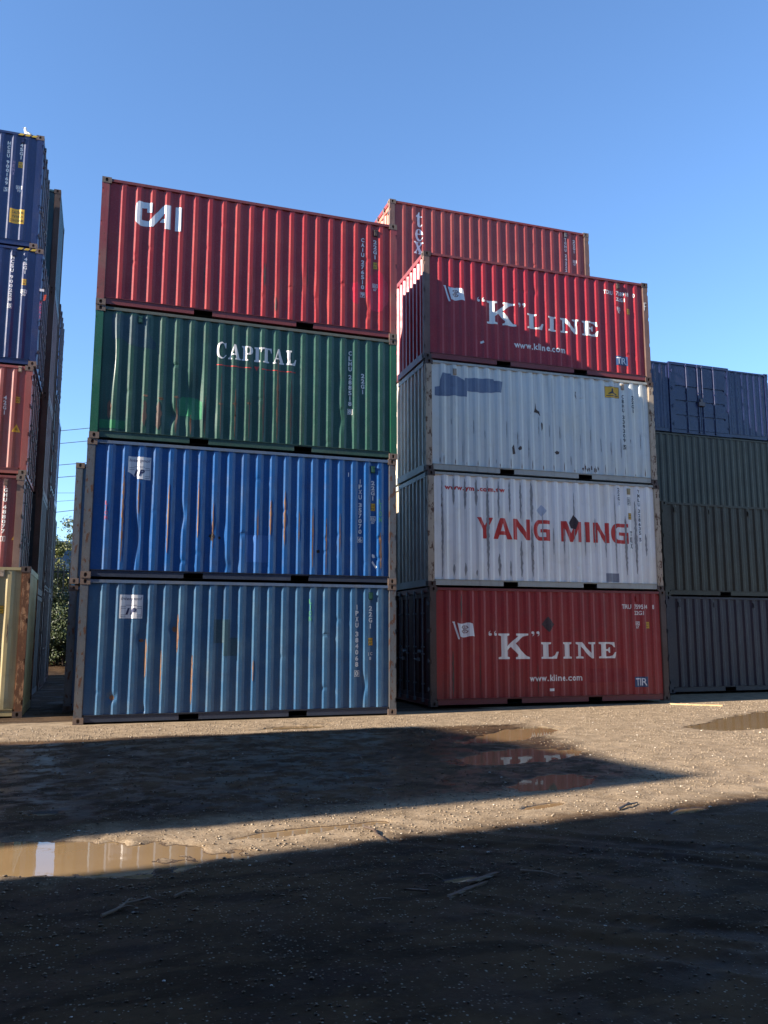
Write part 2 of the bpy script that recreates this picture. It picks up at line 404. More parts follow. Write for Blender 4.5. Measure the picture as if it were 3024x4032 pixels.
def fit_box(shape, u0, u1, z0, z1, src=None):
    v, f = shape
    if src is None: src = (min(p[0] for p in v), max(p[0] for p in v), min(p[1] for p in v), max(p[1] for p in v))
    a, b, c_, d = src; b = b if b > a else a + 1
    return [(u0 + (p[0] - a) / (b - a) * (u1 - u0), z0 + (p[1] - c_) / (d - c_) * (z1 - z0)) for p in v], f
def merge(*shapes):
    V = []; Fc = []
    for v, f in shapes: k = len(V); V += v; Fc += [tuple(i + k for i in q) for q in f]
    return V, Fc
def rect(u0, u1, z0, z1): return [(u0, z0), (u1, z0), (u1, z1), (u0, z1)], [(0, 1, 2, 3)]
def frame(u0, u1, z0, z1, t): return merge(rect(u0, u1, z0, z0 + t), rect(u0, u1, z1 - t, z1), rect(u0, u0 + t, z0 + t, z1 - t), rect(u1 - t, u1, z0 + t, z1 - t))
def vertical(s, u, z1, z0, w, gapfrac=.18, box_last=False):
    """characters stacked downwards; a blank leaves half a step"""
    steps = [(.5 if ch == ' ' else 1.0) for ch in s]; unit = (z1 - z0) / sum(steps); out = []; z = z1
    for i, (ch, st) in enumerate(zip(s, steps)):
        h = unit * st
        if ch != ' ':
            ww = w * (.28 if ch in '1I' else 1)
            zt, zb = z - h * gapfrac / 2, z - h + h * gapfrac / 2
            out.append(fit_box(text_shape(ch, .035), u - ww / 2, u + ww / 2, zb, zt))
            if box_last and i == len(s) - 1: out.append(frame(u - w * .75, u + w * .75, z - h * 1.03, z + .0, w * .1))
        z -= h
    return merge(*out)
def mat_letters(name, rgb, wear=.25):
    """painted lettering, chipped by a noise in its alpha-free colour"""
    return paint(name, rgb, wear, .25, .25, .5, tuple(min(255, c + 12) for c in rgb))
WHITE = mat_letters('white_lettering_paint', (228, 224, 216), .42)
WHITE_CLEAN = mat_letters('fresh_white_vinyl', (222, 222, 222), .25)
RED_L = mat_letters('red_lettering_paint', (196, 52, 42), .3)
BLACK_L = mat_letters('black_lettering_paint', (40, 44, 52), .2)
YELLOW_L = mat_letters('yellow_sticker_vinyl', (220, 168, 42), .15)
TIRBLUE = mat_letters('blue_plate_paint', (36, 62, 100), .1)
GREYBLUE = mat_letters('grey_overpaint', (98, 112, 134), .05)
GREEN_CHALK = mat_letters('green_chalk', (58, 130, 96), .1)
RED_CHALK = mat_letters('red_chalk', (130, 50, 84), .1)
def decal(o, panel, name, shape, mat, off=.003, label=None):
    m = panel.project(name, shape[0], shape[1], off); d = obj(name, m, mat, o)
    if label: d['label'] = label
    return d
def code_marks(o, p, mat, num, nu, nz1, nz0, typ, tu, tz1, tz0, yellow=None, ic=None, icn='67', w=.06, wt=None, dark=False, box=True):
    decal(o, p, 'serial_number', vertical(num, nu, nz1, nz0, w, .18, box), mat)
    decal(o, p, 'type_code', vertical(typ, tu, tz1, tz0, wt or w), mat)
    if yellow: height_plate(o, p, *yellow)
    if ic: ic_mark(o, p, *ic, icn, mat)
def height_plate(o, p, u, z, w=.10, h=.155):
    pl = decal(o, p, 'height_sticker', rect(u - w / 2, u + w / 2, z - h / 2, z + h / 2), YELLOW_L, .0035)
    t = merge(fit_box(text_shape('2.6m', .01), u - w * .4, u + w * .4, z + h * .08, z + h * .34), fit_box(text_shape("8'6\"", .01), u - w * .36, u + w * .36, z - h * .34, z - h * .06), frame(u - w * .48, u + w * .48, z - h * .48, z + h * .48, .005))
    decal(pl, p, 'sticker_print', t, BLACK_L, .0055)
def ic_mark(o, p, u, z, w, h, num, mat):
    zt = z + h / 2; bh = h * .55
    sh = merge(frame(u - w / 2, u + w / 2, zt - bh, zt, w * .08), fit_box(text_shape('i', .02), u - w * .34, u - w * .18, zt - bh * .8, zt - bh * .2), fit_box(text_shape('c', .02), u - w * .02, u + w * .36, zt - bh * .8, zt - bh * .25),
               rect(u - w * .1, u - w * .04, zt - bh + w * .08, zt - w * .08), fit_box(text_shape(num, .02), u - w * .32, u + w * .32, z - h / 2, z - h / 2 + h * .36))
    decal(o, p, 'railway_mark', sh, mat)

# custom glyphs on a unit box (x 0..1, y 0..1)
def slab_stem(x0, x1, s, t=.09): return None
GL = {}
GL['K'] = [[(0, 1), (0, .93), (.09, .90), (.09, .10), (0, .07), (0, 0), (.36, 0), (.36, .07), (.27, .10), (.27, .34), (.40, .48), (.62, .17), (.60, .09), (.54, .07), (.54, 0), (1, 0), (1, .07), (.90, .11), (.54, .61), (.80, .88), (.96, .93), (.96, 1), (.56, 1), (.56, .93), (.63, .90), (.27, .50), (.27, .90), (.36, .93), (.36, 1)]]
GL['L'] = [[(0, 1), (0, .90), (.12, .86), (.12, .14), (0, .10), (0, 0), (.90, 0), (1, .42), (.90, .42), (.78, .20), (.60, .11), (.40, .11), (.40, .86), (.55, .90), (.55, 1)]]
GL['I'] = [[(0, 1), (0, .90), (.22, .86), (.22, .14), (0, .10), (0, 0), (1, 0), (1, .10), (.78, .14), (.78, .86), (1, .90), (1, 1)]]
GL['N'] = [[(0, 1), (0, .90), (.12, .84), (.12, .14), (0, .10), (0, 0), (.36, 0), (.36, .10), (.23, .14), (.23, .74), (.80, 0), (.90, 0), (.90, .86), (1, .90), (1, 1), (.66, 1), (.66, .90), (.79, .86), (.79, .34), (.30, 1)]]
GL['E'] = [[(0, 1), (0, .90), (.12, .86), (.12, .14), (0, .10), (0, 0), (.92, 0), (1, .38), (.92, .38), (.78, .17), (.62, .11), (.40, .11), (.40, .46), (.55, .45), (.60, .34), (.67, .34), (.67, .68), (.60, .68), (.55, .57), (.40, .56), (.40, .89), (.62, .89), (.76, .84), (.86, .68), (.93, .68), (.90, 1)]]
GL['C'] = [arc(.52, .5, .50, .52, 52, 308, 22) + [(.92, .30), (.96, .30), (.80, .13)] + arc(.60, .5, .30, .42, 300, 60, 18) + [(.86, .68), (.92, .68), (.92, 1.0), (.86, 1.0)]]
GL['C'] = [[(.93, 1.0), (.86, 1.0), (.82, .95)] + arc(.50, .5, .48, .52, 62, 300, 22) + [(.95, .20), (.97, .26), (.90, .26)] + arc(.58, .5, .34, .44, 305, 65, 18) + [(.87, .66), (.93, .66)]]
GL['A'] = [[(.44, 1), (.12, .12), (0, .08), (0, 0), (.30, 0), (.30, .08), (.21, .12), (.27, .30), (.58, .30), (.65, .12), (.56, .08), (.56, 0), (1, 0), (1, .08), (.90, .12), (.58, 1)], [(.31, .39), (.43, .74), (.55, .39)]]
GL['P'] = [[(0, 1), (0, .91), (.12, .88), (.12, .12), (0, .09), (0, 0), (.56, 0), (.56, .09), (.42, .12), (.42, .42)] + arc(.62, .71, .36, .29, -90, 90, 12), [(.42, .52), (.42, .91)] + arc(.55, .715, .14, .195, 90, -90, 8)]
GL['T'] = [[(.01, 1), (0, .68), (.06, .68), (.12, .84), (.22, .90), (.35, .90), (.35, .12), (.22, .08), (.22, 0), (.78, 0), (.78, .08), (.65, .12), (.65, .90), (.78, .90), (.88, .84), (.94, .68), (1, .68), (.99, 1)]]
GL['t'] = [[(.62, 1), (.62, .74), (.92, .74), (.92, .66), (.62, .66), (.62, .22), (.66, .12), (.78, .11), (.92, .20), (.96, .15), (.80, .03), (.62, 0), (.42, .03), (.30, .14), (.28, .24), (.28, .66), (.06, .66), (.06, .72), (.30, .82), (.50, 1)]]
GL['e'] = [arc(.5, .5, .48, .5, 0, 315, 24) + [(.90, .26), (.94, .22)][:0] + [(.95, .28), (.88, .30), (.74, .13)] + arc(.60, .5, .26, .42, 290, 180, 8) + [(.34, .50)], [(.35, .58), (.66, .58), (.64, .82)] + arc(.52, .80, .12, .12, 30, 120, 5) + [(.38, .78)]]
GL['e'] = [[(.97, .54)] + arc(.5, .5, .48, .5, 20, 300, 22) + [(.88, .18), (.97, .32), (.90, .34), (.76, .17), (.62, .12), (.46, .20), (.35, .36), (.34, .54)], [(.34, .62), (.36, .82), (.44, .93), (.54, .93), (.62, .84), (.63, .62)]]
GL['x'] = [[(0, 1), (0, .91), (.10, .88), (.36, .50), (.12, .14), (0, .09), (0, 0), (.34, 0), (.34, .09), (.26, .13), (.43, .39), (.58, .12), (.50, .09), (.50, 0), (1, 0), (1, .09), (.90, .13), (.62, .56), (.84, .87), (.98, .91), (.98, 1), (.62, 1), (.62, .91), (.70, .88), (.55, .66), (.42, .88), (.50, .91), (.50, 1)]]
# heavy sans
GL['sY'] = [[(0, 1), (.38, .42), (.38, 0), (.62, 0), (.62, .42), (1, 1), (.74, 1), (.50, .62), (.26, 1)]]
GL['sA'] = [[(0, 0), (.36, 1), (.64, 1), (1, 0), (.75, 0), (.68, .20), (.32, .20), (.25, 0)], [(.38, .38), (.62, .38), (.50, .76)]]
GL['sN'] = [[(0, 0), (0, 1), (.26, 1), (.76, .36), (.76, 1), (1, 1), (1, 0), (.74, 0), (.24, .64), (.24, 0)]]
GL['sM'] = [[(0, 0), (0, 1), (.25, 1), (.50, .42), (.75, 1), (1, 1), (1, 0), (.82, 0), (.82, .62), (.58, 0), (.42, 0), (.18, .62), (.18, 0)]]
GL['sI'] = [[(0, 0), (0, 1), (1, 1), (1, 0)]]
GL['sG'] = [[(1, 1), (.36, 1)] + arc(.36, .5, .36, .5, 90, 270, 14) + [(1, 0), (1, .56), (.44, .56), (.44, .40), (.74, .40), (.74, .18), (.40, .18)] + arc(.40, .5, .15, .32, 270, 90, 10) + [(1, .82)]]
def glyphs(items):
    """items: (glyph, u0, u1, z0, z1)"""
    return merge(*[fit_box(cached(('gl', gk), lambda: fill(GL[gk])), a, b, c_, d, (0, 1, 0, 1)) for gk, a, b, c_, d in items])
def comma(u, z, s, up_=False):
    c_ = arc(u, z, s * .5, s * .42, 0, 360, 14)[:-1]
    tail = [(u + s * .5, z), (u + s * .42, z - s * .7), (u - s * .1, z - s * 1.1), (u - s * .14, z - s * .95), (u + s * .18, z - s * .6), (u + s * .1, z - s * .1)]
    if up_: tail = [(2 * u - a, 2 * z - b) for a, b in tail]
    pts = [p for p in c_]
    return merge(fill([c_]), fill([[(a, b) for a, b in tail]]))
def kline(o, p, dx, dz, web, fl, tir, base):
    """dx,dz: lower left corner of the big K"""
    x, z = dx, dz
    decal(o, p, 'company_name', glyphs([('K', x, x + .76, z, z + .565), ('L', x + 1.055, x + 1.50, z, z + .37), ('I', x + 1.615, x + 1.82, z, z + .37), ('N', x + 1.95, x + 2.45, z - .0, z + .37), ('E', x + 2.555, x + 3.0, z, z + .37)]), WHITE)
    decal(o, p, 'quotation_marks', merge(comma(x - .20, z + .545, .075, True), comma(x - .08, z + .545, .075, True), comma(x + .86, z + .585, .075), comma(x + .975, z + .585, .075)), WHITE)
    decal(o, p, 'web_address', fit_box(text_shape('www.kline.com', .022, 0, 1.15), *web), WHITE)
    # house flag
    fx, fz = fl
    body = [(fx + .11, fz + .36)] + [(fx + .11 + .37 * t, fz + .36 - .02 * math.sin(t * 6.3) - .02 * t + .0) for t in (.15, .3, .45, .6, .75, .9, 1)] + [(fx + .53, fz + .06)] + [(fx + .53 - .35 * t, fz + .055 + .018 * math.sin(t * 6.3)) for t in (.2, .4, .6, .8, 1)]
    decal(o, p, 'house_flag', merge(fill([body]), fill([[(fx + .0, fz + .36), (fx + .0, fz + .385), (fx + .06, fz + .385), (fx + .06, fz + .355), (fx + .165, fz), (fx + .125, fz), (fx + .02, fz + .36)]])), WHITE_CLEAN)
    cx, cz, r = fx + .295, fz + .215, .09
    def sec(a0, a1, r0, r1): return fill([arc(cx, cz, r1, r1, a0, a1, 6) + arc(cx, cz, r0, r0, a1, a0, 6)])
    em = merge(rect(cx - .008, cx + .008, cz - r, cz + r), sec(105, 160, .072, r), sec(200, 255, .072, r), sec(20, 75, .072, r), sec(285, 340, .072, r),
               rect(cx - .06, cx - .02, cz + .022, cz + .036), rect(cx - .06, cx - .02, cz - .036, cz - .022), rect(cx + .02, cx + .06, cz + .022, cz + .036), rect(cx + .02, cx + .06, cz - .036, cz - .022),
               rect(cx - .034, cx - .02, cz - .02, cz + .02), rect(cx + .02, cx + .034, cz - .02, cz + .02))
    decal(o, p, 'flag_emblem', em, paint('dark_red_print', (96, 34, 34), .1), .0055)
    a, b, c_, d = tir
    pl = decal(o, p, 'transit_plate', rect(a, b, c_, d), TIRBLUE, .0035)
    w = b - a; h = d - c_
    decal(pl, p, 'plate_lettering', merge(fit_box(text_shape('T', .01), a + w * .08, a + w * .40, c_ + h * .14, c_ + h * .86), fit_box(text_shape('I', .01), a + w * .44, a + w * .50, c_ + h * .14, c_ + h * .86), fit_box(text_shape('R', .01), a + w * .56, a + w * .90, c_ + h * .14, c_ + h * .86)), WHITE_CLEAN, .0055)
def blob_shape(cx, cz, w, h, seed, n=16, rough=.3):
    r = random.Random(seed); pts = []
    for i in range(n):
        t = 2 * math.pi * i / n; k = 1 + r.uniform(-rough, rough); pts.append((cx + w / 2 * k * math.cos(t), cz + h / 2 * k * math.sin(t)))
    return fill([pts])
def strip(u, z0, z1, w, seed):
    """ragged vertical strip (rust or flaked paint along a fold)"""
    r = random.Random(seed); n = max(3, int((z1 - z0) / .05)); L_ = []; R_ = []
    for i in range(n + 1):
        z = z0 + (z1 - z0) * i / n; k = math.sin(math.pi * min(1, max(0, i / n)) ) ** .5 if 0 < i < n else .15
        L_.append((u - w / 2 * k * r.uniform(.4, 1.1), z)); R_.append((u + w / 2 * k * r.uniform(.4, 1.1), z))
    return fill([L_ + R_[::-1]])
exec_marks = []

# ================================================================== the ground
def vnoise(x, y, seed):
    xi = np.floor(x).astype(np.int64); yi = np.floor(y).astype(np.int64); xf = x - xi; yf = y - yi
    def h(a, b):
        n = (a * 374761393 + b * 668265263 + seed * 974634777) & 0xffffffff
        n = ((n ^ (n >> 13)) * 1274126177) & 0xffffffff
        return ((n ^ (n >> 16)) & 0xffff) / 65535.0
    u = xf * xf * (3 - 2 * xf); v = yf * yf * (3 - 2 * yf)
    return (h(xi, yi) * (1 - u) + h(xi + 1, yi) * u) * (1 - v) + (h(xi, yi + 1) * (1 - u) + h(xi + 1, yi + 1) * u) * v
def fbm(x, y, sc, oct_, seed, gain=.5):
    s = 0; a = 1; t = 0
    for i in range(oct_): s = s + a * (vnoise(x * sc + 13.7 * i, y * sc + 7.1 * i, seed + i) - .5); t += a; a *= gain; sc *= 2.03
    return s / t
WL = -.022
# puddles: centre, half sizes, turn
PUD = [((-.90, -8.95), (2.25, .56), -18), ((6.8, -3.6), (1.25, .42), 32), ((5.85, -5.7), (1.0, .5), 20), ((5.1, -7.65), (.62, .36), 28), ((12.3, -2.9), (2.8, .66), 30),
       ((3.6, -1.5), (.62, .25), 15), ((2.72, -10.7), (.17, .1), 10), ((2.15, -9.0), (.62, .11), 8), ((4.4, -8.75), (.26, .08), 20), ((-.04, -7.66), (.13, .09), 0), ((5.6, -9.35), (.28, .09), 20), ((4.1, -1.0), (.35, .12), 0)]
def basin(x, y):
    b = np.zeros_like(x)
    nx = fbm(x, y, 1.7, 3, 5) * .6 + fbm(x, y, 7, 3, 15) * .5
    for (cx, cy), (a, c_), t in PUD:
        t = R(t); u = (x - cx) * math.cos(t) + (y - cy) * math.sin(t); v = -(x - cx) * math.sin(t) + (y - cy) * math.cos(t)
        d = np.sqrt((u / a) ** 2 + (v / c_) ** 2) + nx
        k = np.clip((1.28 - d) / .5, 0, 1); b = np.maximum(b, k * k * (3 - 2 * k))
    return b
def ground_h(x, y):
    near = np.clip((-y - .2) / 1.2, 0, 1) * np.clip((x + 12) / 4, 0, 1) * np.clip((26 - x) / 5, 0, 1)
    h = fbm(x, y, .45, 3, 1) * .03 + fbm(x, y, 2.3, 4, 21) * .022 + fbm(x, y, 11, 3, 31) * .012
    calm = np.exp(-(((x - 2.2) / 4.2) ** 4)) * np.exp(-(((y + 5.2) / 2.9) ** 4)); h = h * (1 - .72 * calm)
    # tyre ruts sweeping through the foreground
    for k, off in enumerate((0, .55, 2.3, 2.9)):
        yc = -12.3 + off + (x - 3.2) * -.75 + .05 * np.sin(x * 3 + k); dd = (y - yc) / .11
        m = np.clip((x - 2.0) / .8, 0, 1) * np.clip((-9.0 - y) / .6, 0, 1)
        h = h + m * (-.016 * np.exp(-dd * dd) + .009 * np.exp(-((np.abs(dd) - 1.7) / .6) ** 2)) * (.4 + 1.4 * vnoise(x * 9, y * 9, 55))
    h = np.maximum(h, -.013)
    # shallow soft ground between the stacks and the camera, dotted with tiny pools
    reg = np.exp(-(((x - 2.2) / 3.9) ** 4)) * np.exp(-(((y + 5.2) / 2.9) ** 4))
    pits = np.clip(fbm(x, y, 3.4, 4, 77, .62) * 3.4 - .12, 0, 1)
    h = h - reg * pits * .022
    h = h - basin(x, y) * (.034 + .0 * h)
    far = np.clip((y - 19) / 5, 0, 1); far = far * far * (3 - 2 * far)
    return (h - .004) * near + (1 - near) * -.004 + far * 2.3 * np.clip((x + 60) / 20, 0, 1)
def lit_gravel_zone(x, y):  # gravel bands follow the sunlit strips; sun brightness is put into their colour
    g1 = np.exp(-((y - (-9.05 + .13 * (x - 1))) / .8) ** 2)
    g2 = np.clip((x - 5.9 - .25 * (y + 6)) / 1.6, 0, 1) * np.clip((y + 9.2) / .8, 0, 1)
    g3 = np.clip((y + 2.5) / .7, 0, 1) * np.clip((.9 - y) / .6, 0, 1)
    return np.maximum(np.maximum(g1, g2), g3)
def line_of(c0, c1, step, lo, hi, g_=1.14):
    core = list(np.arange(c0, c1, step)); a = [core[0]]; s = step
    while a[-1] > lo: s *= g_; a.append(a[-1] - s)
    b = [core[-1]]; s = step
    while b[-1] < hi: s *= g_; b.append(b[-1] + s)
    return np.array(a[::-1][:-1] + core + b[1:])
def grid_mesh(name, gx, gy, hf):
    X, Y = np.meshgrid(gx, gy, indexing='ij'); Z = hf(X, Y); nx, ny = X.shape
    m = bpy.data.meshes.new(name); co = np.stack([X, Y, Z], -1).reshape(-1, 3).astype(np.float32)
    i = (np.arange(nx - 1)[:, None] * ny + np.arange(ny - 1)[None]).ravel(); f = np.stack([i, i + ny, i + ny + 1, i + 1], 1).astype(np.int32)
    m.vertices.add(len(co)); m.vertices.foreach_set('co', co.ravel()); m.loops.add(f.size); m.loops.foreach_set('vertex_index', f.ravel())
    m.polygons.add(len(f)); m.polygons.foreach_set('loop_start', np.arange(0, f.size, 4, dtype=np.int32)); m.polygons.foreach_set('use_smooth', np.ones(len(f), bool)); m.update(calc_edges=True); return m
m = bpy.data.materials.new('wet_gravelly_dirt'); m.use_nodes = True; t = m.node_tree; t.nodes.clear(); T = NT(t)
pos = T.n('ShaderNodeNewGeometry').outputs['Position']
big = T.noise(pos, .5, 4, .6); mid = T.noise(pos, 3.2, 6, .68); fin = T.noise(pos, 26, 5, .7)
c = T.mix(T.ramp(big, .35, .68), srgb(76, 57, 38), srgb(44, 32, 21))
c = T.mix(T.ramp(mid, .45, .75), c, srgb(82, 63, 42))
c = T.mix(T.math('MULTIPLY', T.ramp(fin, .5, .8), .4), c, srgb(94, 76, 56))
c = T.mix(T.math('MULTIPLY', T.ramp(fin, .42, .25), .4), c, srgb(40, 29, 18))
vor = T.n('ShaderNodeTexVoronoi', {'Vector': pos, 'Scale': 55.0}); vd = vor.outputs['Distance']; vc = vor.outputs['Color']
peb = T.math('MULTIPLY', T.ramp(vd, .42, .25), T.ramp(T.n('ShaderNodeSeparateColor', {'Color': vc}).outputs[0], .80, .86))
c = T.mix(T.math('MULTIPLY', peb, .75), c, T.mix(T.n('ShaderNodeSeparateColor', {'Color': vc}).outputs[1], srgb(110, 98, 84), srgb(178, 168, 150)))
sep = T.n('ShaderNodeSeparateXYZ', {'Vector': pos}).outputs
wet = T.math('MAXIMUM', T.ramp(sep[2], -.006, -.020), T.math('MULTIPLY', T.ramp(T.noise(pos, 1.3, 5, .65), .47, .6), .75))
c = T.mix(T.math('MULTIPLY', wet, .5), c, T.mix(1.0, c, (.42, .38, .35, 1), 'MULTIPLY'))
rgh = T.math('SUBTRACT', .92, T.math('MULTIPLY', wet, .42))
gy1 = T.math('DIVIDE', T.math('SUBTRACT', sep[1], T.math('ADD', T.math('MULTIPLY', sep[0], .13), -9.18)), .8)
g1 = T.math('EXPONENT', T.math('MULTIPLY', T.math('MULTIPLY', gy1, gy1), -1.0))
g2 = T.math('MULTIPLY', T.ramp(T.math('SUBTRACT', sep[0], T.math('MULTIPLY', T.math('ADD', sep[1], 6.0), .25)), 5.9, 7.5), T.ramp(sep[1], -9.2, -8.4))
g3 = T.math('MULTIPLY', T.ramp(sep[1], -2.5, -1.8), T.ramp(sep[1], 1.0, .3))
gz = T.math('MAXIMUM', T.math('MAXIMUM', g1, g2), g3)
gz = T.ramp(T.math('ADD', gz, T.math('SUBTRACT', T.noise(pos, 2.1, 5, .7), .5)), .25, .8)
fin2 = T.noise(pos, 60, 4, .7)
lit_gravel_c = T.mix(T.ramp(mid, .35, .65), srgb(106, 90, 70), srgb(138, 120, 97)); lit_gravel_c = T.mix(T.math('MULTIPLY', T.ramp(fin2, .45, .72), .6), lit_gravel_c, srgb(172, 156, 132)); lit_gravel_c = T.mix(T.math('MULTIPLY', T.ramp(fin2, .45, .3), .5), lit_gravel_c, srgb(78, 62, 47))  # gravel tones, lightened so the sunlit strips read brighter
# faint vehicle tracks pressed into the mud
trk = T.noise(T.mp(pos, (1.1, 3.6, 1), (2, 1, 0)), .9, 4, .6)
c = T.mix(T.math('MULTIPLY', T.ramp(trk, .5, .6), .65), c, srgb(38, 27, 17))
c = T.mix(gz, c, lit_gravel_c)
# soaked margins round standing water
soak = T.ramp(T.math('ADD', sep[2], T.math('MULTIPLY', T.math('SUBTRACT', fin, .5), .006)), -.0178, -.0215)
c = T.mix(T.math('MULTIPLY', soak, .8), c, srgb(60, 43, 27))
# smooth wet mud between the stacks and the camera
mx_ = T.math('DIVIDE', T.math('SUBTRACT', sep[0], 2.6), 4.6); my_ = T.math('DIVIDE', T.math('ADD', sep[1], 5.2), 3.0)
mr_ = T.math('ADD', T.math('POWER', T.math('ABSOLUTE', mx_), 4.0), T.math('POWER', T.math('ABSOLUTE', my_), 4.0))
mudz = T.math('MULTIPLY', T.ramp(mr_, 1.2, .5), T.ramp(T.noise(pos, 2.6, 4, .6), .40, .56))
rgh = T.math('MULTIPLY', rgh, T.math('SUBTRACT', 1.0, T.math('MULTIPLY', mudz, .5)))
rgh = T.math('MULTIPLY', rgh, T.math('SUBTRACT', 1.0, T.math('MULTIPLY', soak, .55)))
hh = T.math('ADD', T.math('MULTIPLY', fin, .5), T.math('MULTIPLY', peb, .6))
bp = T.n('ShaderNodeBump', {'Strength': T.math('SUBTRACT', .9, T.math('MULTIPLY', mudz, .88)), 'Distance': .010, 'Height': hh}).outputs[0]
b = T.n('ShaderNodeBsdfPrincipled', {'Base Color': c, 'Roughness': rgh, 'Normal': bp}); o_ = t.nodes.new('ShaderNodeOutputMaterial'); t.links.new(b.outputs[0], o_.inputs[0])
t.links.new(T.math('ADD', .14, T.math('MULTIPLY', T.math('MAXIMUM', mudz, soak), .13)), b.inputs['Specular IOR Level'])
DIRT = m
gx = line_of(-2.2, 8.2, .026, -400, 400); gy = line_of(-13.4, -.4, .026, -400, 600)
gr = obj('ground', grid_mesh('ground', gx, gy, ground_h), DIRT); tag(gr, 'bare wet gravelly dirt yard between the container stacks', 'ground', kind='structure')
# muddy water
m = bpy.data.materials.new('muddy_water'); m.use_nodes = True; t = m.node_tree; t.nodes.clear(); T = NT(t)
pos = T.n('ShaderNodeNewGeometry').outputs['Position']
c = T.mix(T.noise(pos, 1.5, 3), srgb(140, 116, 82), srgb(118, 96, 66))
bp = T.n('ShaderNodeBump', {'Strength': .05, 'Distance': .004, 'Height': T.noise(T.mp(pos, (1, 1, 1)), 9, 2)}).outputs[0]
b = T.n('ShaderNodeBsdfPrincipled', {'Base Color': c, 'Roughness': .015, 'IOR': 1.33, 'Normal': bp}); o_ = t.nodes.new('ShaderNodeOutputMaterial'); t.links.new(b.outputs[0], o_.inputs[0])
b.inputs['Specular IOR Level'].default_value = .9
WATER = m
PL = ['large muddy puddle at the left edge of the yard', 'red reflecting puddle in front of the bottom red stack, half in sun', 'oval puddle wholly in the shadow tip before the red stack', 'small puddle at the lower rim of the pointed shadow', 'wide puddle in bright gravel at the right edge',
      'thin puddle just before the lowest blue container', 'little sky-reflecting puddle beside the broken timber', 'shallow film of water across the sunlit strip', 'sandy damp pool right of the sunlit strip centre', 'tiny bright pool in the left of the shadow', 'dim shallow puddle in the shaded foreground right', 'narrow puddle near the right foot of the blue stack']
for i, ((cx, cy), (a, c_), tt) in enumerate(PUD):
    mb = MB(); n = 28; mb.v = [(math.cos(2 * math.pi * k / n) * a * 1.7, math.sin(2 * math.pi * k / n) * c_ * 1.9, 0) for k in range(n)]; mb.f = [tuple(range(n))]
    p_ = obj('puddle', mb, WATER, None, (cx, cy, WL - .0004 * i)); p_.rotation_euler.z = R(tt); tag(p_, PL[i], 'puddle', kind='structure')
mb = MB(); mb.box(-2.2, 6.6, -8.2, -2.2, -.06, WL - .006)
p_ = obj('surface_water', mb, WATER); tag(p_, 'scattered tiny pools over the soft shaded ground', 'water', kind='structure')
# loose stones
def stones(name, n, xr, yr, smin, smax, seed, mat, powr=2.4, lift=.25, zone=0):
    rg = np.random.RandomState(seed)
    base = np.array([(1, 0, 0), (-1, 0, 0), (0, 1, 0), (0, -1, 0), (0, 0, 1), (.7, .7, .5), (-.7, .7, .5), (.7, -.7, .5), (-.7, -.7, .5), (0, 0, -.6)], float)
    tri = np.array([(4, 5, 7), (4, 6, 5), (4, 8, 6), (4, 7, 8), (0, 7, 5), (2, 5, 6), (1, 6, 8), (3, 8, 7), (5, 2, 0), (6, 1, 2), (8, 3, 1), (7, 0, 3), (0, 2, 9), (2, 1, 9), (1, 3, 9), (3, 0, 9)])
    x = rg.uniform(xr[0], xr[1], n); y = rg.uniform(yr[0], yr[1], n)
    keep = (fbm(x, y, .9, 3, 91) + rg.uniform(-.35, .35, n)) > -.1; keep &= basin(x, y) < .35
    if zone: gq = lit_gravel_zone(x, y) + rg.uniform(-.3, .3, n); keep &= (gq > .45) if zone > 0 else (gq < .45)
    x = x[keep]; y = y[keep]; n = len(x); z = ground_h(x, y)
    s = smin + (smax - smin) * rg.uniform(0, 1, n) ** powr; ang = rg.uniform(0, 6.28, n)
    v = base[None] * (1 + rg.uniform(-.25, .25, (n, 10, 1))) * s[:, None, None]; v[..., 2] *= rg.uniform(.45, .85, (n, 1)); v[..., 0] *= rg.uniform(.8, 1.5, (n, 1))
    ca, sa = np.cos(ang)[:, None], np.sin(ang)[:, None]; vx = v[..., 0] * ca - v[..., 1] * sa; vy = v[..., 0] * sa + v[..., 1] * ca
    co = np.stack([vx + x[:, None], vy + y[:, None], v[..., 2] + (z + s * lift)[:, None]], -1).reshape(-1, 3).astype(np.float32)
    f = (tri[None] + (np.arange(n) * 10)[:, None, None]).reshape(-1, 3).astype(np.int32)
    m = bpy.data.meshes.new(name); m.vertices.add(len(co)); m.vertices.foreach_set('co', co.ravel()); m.loops.add(f.size); m.loops.foreach_set('vertex_index', f.ravel())
    m.polygons.add(len(f)); m.polygons.foreach_set('loop_start', np.arange(0, f.size, 3, dtype=np.int32)); m.update(calc_edges=True)
    return obj(name, m, mat)
m = bpy.data.materials.new('pebble_stone'); m.use_nodes = True; t = m.node_tree; t.nodes.clear(); T = NT(t)
ri = T.n('ShaderNodeNewGeometry').outputs['Random Per Island']; pos = T.n('ShaderNodeNewGeometry').outputs['Position']
c = T.mix(T.ramp(ri, .0, 1), srgb(56, 44, 31), srgb(124, 102, 76)); c = T.mix(T.ramp(ri, .965, .995), c, srgb(206, 200, 190))
c = T.mix(T.math('MULTIPLY', T.noise(pos, 90, 3), .4), c, srgb(70, 60, 52))
b = T.n('ShaderNodeBsdfPrincipled', {'Base Color': c, 'Roughness': .7}); o_ = t.nodes.new('ShaderNodeOutputMaterial'); t.links.new(b.outputs[0], o_.inputs[0])
STONE = m
m = bpy.data.materials.new('pale_pebble_stone'); m.use_nodes = True; t = m.node_tree; t.nodes.clear(); T = NT(t)
ri = T.n('ShaderNodeNewGeometry').outputs['Random Per Island']; pos = T.n('ShaderNodeNewGeometry').outputs['Position']
